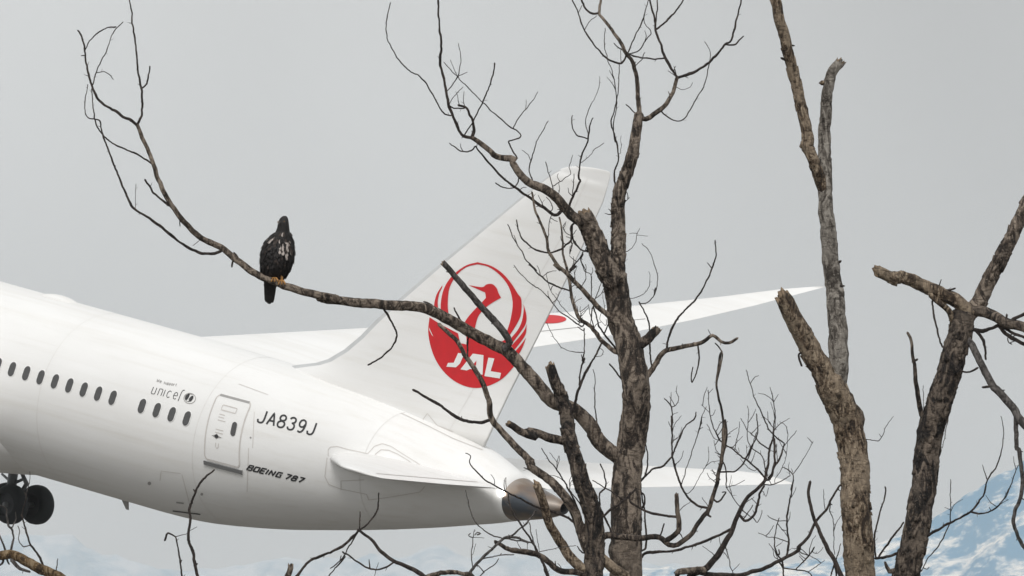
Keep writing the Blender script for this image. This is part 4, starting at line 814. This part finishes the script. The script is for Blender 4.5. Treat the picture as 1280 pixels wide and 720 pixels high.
ORANGE = plain('orange_scaled_skin', (.44, .225, .07), .55, var=.15, scale=90); CLAW = plain('black_horn', (.012, .011, .01), .3); EYE_M = plain('amber_eye', (.25, .13, .03), .1)
mesh('body', EV, EF, EDARK, eagle)
# feather scales
er = random.Random(5)
def feather(V, Fc, MI, cy, a, L, wd, mi, lift=.004, spread=0.0):
    b = epoint(cy, a, lift); t = epoint(min(612, cy + L / MP), a + spread, lift + .009); ax = t - b; n = epoint(cy, a, .05) - epoint(cy, a, 0); sd = ax.cross(n).normalized() * wd / 2; o = len(V)
    for u, wv, up in ((0, .35, 0), (.3, .9, .003), (.65, 1, .006), (.9, .55, .006), (1, .05, .004)):
        c = b + ax * u + n.normalized() * up
        V += [c - sd * wv, c + n.normalized() * .002, c + sd * wv]
    for i in range(4):
        for j in range(2): Fc.append((o + 3 * i + j, o + 3 * i + j + 1, o + 3 * i + 3 + j + 1, o + 3 * i + 3 + j)); MI.append(mi)
V_, F_, M_ = [], [], []
for cy in span(196, 446, 12):
    nn = 26
    for k in range(nn):
        a = -math.pi + 2 * math.pi * (k + er.random() * .8) / nn
        if abs(a) > 2.9: continue
        x = 265 + epoint(cy, a).x / MP; d1 = math.hypot((x - 322) / 34, (cy - 275) / 30); d2 = math.hypot((x - 318) / 22, (cy - 320) / 26); d3 = math.hypot((x - 262) / 40, (cy - 225) / 18); front = abs(a) < 1.35
        pr = .95 * math.exp(-d1 * d1) + .7 * math.exp(-d2 * d2) + .3 * math.exp(-d3 * d3) + (.03 if front else .01)
        u = er.random(); mi = 1 if (front and u < pr * .62) else 2 if u < pr + .16 else 0
        feather(V_, F_, M_, cy + er.uniform(-4, 4), a, er.uniform(.038, .058), er.uniform(.020, .030), mi)
tag(mesh('plumage', V_, F_, [EDARK, epale, ebrown], eagle, midx=M_), kind='stuff')
# folded wings
for sg in (-1, 1):
    V_, F_, M_ = [], [], []
    for row, (cy, L, n) in enumerate(((222, .07, 5), (245, .085, 6), (275, .10, 6), (310, .13, 6), (345, .15, 6), (375, .16, 5))):
        for k in range(n):
            a = sg * (.95 + 1.5 * k / (n - 1) + er.uniform(-.05, .05)); feather(V_, F_, M_, cy + er.uniform(-5, 5), a, L, .042, 2 if er.random() < .18 else 0, .010 + .001 * row)
    mesh('wing', V_, F_, [EDARK, epale, ebrown], eagle, midx=M_)
V_, F_, M_ = [], [], []
for k in range(7):
    x0_ = -.095 + .0 * k; cx = 192 + 9.5 * k; b = Vector((ex(cx + 6), .12 + .004 * (k % 2), ez(470))); t = Vector((ex(205 + 6.6 * k), .158 + .004 * (k % 2), ez(618 - (k - 3)**2 * 1.4 + er.uniform(-3, 3)))); sd = Vector((.014, 0, 0)); o = len(V_)
    for u, wv in ((0, .6), (.5, 1), (.9, 1), (1, .45)): c = b.lerp(t, u); V_ += [c - sd * wv + Vector((0, .002, 0)), c - Vector((0, .003, 0)), c + sd * wv + Vector((0, .002, 0))]
    for i in range(3):
        for j in range(2): F_.append((o + 3 * i + j, o + 3 * i + j + 1, o + 3 * i + 4 + j, o + 3 * i + 3 + j)); M_.append(0)
mesh('tail', V_, F_, [EDARK], eagle, midx=M_)
# legs: shank, three toes forward, one back, claws
def tubes(rows, n=8):
    V = []; Fc = []
    for p, r in rows:
        v, f = tube(p, r, n); Fc += [tuple(i + len(V) for i in q) for q in f]; V += list(v)
    return V, Fc
slope_l = -0.42
for cx, up in ((258, 440), (301, 452)):
    x = ex(cx); zt = slope_l * x * 0.9 - .004; rows = [([(x - .004, .02, ez(up)), (x, .008, zt + .05), (x + .002, 0, zt + .016)], (.020, .013, .013))]; cl = []
    for dx in (-.030, 0, .030):
        y1 = -LW - .004; rows.append(([(x, 0, zt + .014), (x + dx * .6, -LW * .55, zt + .008), (x + dx, y1, zt - .012), (x + dx * 1.1, y1 + .002, zt - .032)], (.011, .010, .0095, .007)))
        cl.append(([(x + dx * 1.1, y1 + .002, zt - .030), (x + dx * 1.1, y1 - .004, zt - .042), (x + dx * 1.1, y1 + .006, zt - .056)], (.0065, .0045, .0008)))
    rows.append(([(x, 0, zt + .012), (x, LW * .6, zt + .006), (x, LW + .004, zt - .014)], (.010, .009, .007))); cl.append(([(x, LW + .003, zt - .012), (x, LW + .004, zt - .03), (x, LW - .006, zt - .04)], (.006, .004, .0008)))
    v, f = tubes(rows); ft = mesh('foot', v, f, ORANGE, eagle)
    for c in cl:
        v, f = tube(*c, 6); mesh('claw', v, f, CLAW, ft)
# head: hooked bill turned to the left, eyes
hc = Vector((ex(310), .015, ez(140)))
bd = Vector((-.62, -.78, -.05)).normalized(); bs = bd.cross(Vector((0, 0, 1))).normalized()
bk = [(0, .017, .006), (.012, .0155, .004), (.024, .012, .0), (.033, .008, -.006), (.038, .0045, -.014), (.038, .001, -.022)]
R_ = []
for u, r, dz in bk:
    c = hc + bd * (.048 + u) + Vector((0, 0, dz)); R_.append([c + bs * (r * .7 * math.cos(k * math.pi / 5)) + Vector((0, 0, 1)) * (r * math.sin(k * math.pi / 5)) for k in range(10)])
v, f = loft(R_); mesh('bill', v, f, plain('dark_horn_bill', (.05, .045, .04), .35), eagle)
for sgn in (-1, 1):
    c = hc + bd * .036 + bs * sgn * .040 + Vector((0, 0, .016)); bm = bmesh.new(); bmesh.ops.create_icosphere(bm, subdivisions=2, radius=.0075)
    me = bpy.data.meshes.new('eye'); bm.to_mesh(me); bm.free(); me.materials.append(EYE_M); o = link('eye', me, eagle); o.location = c
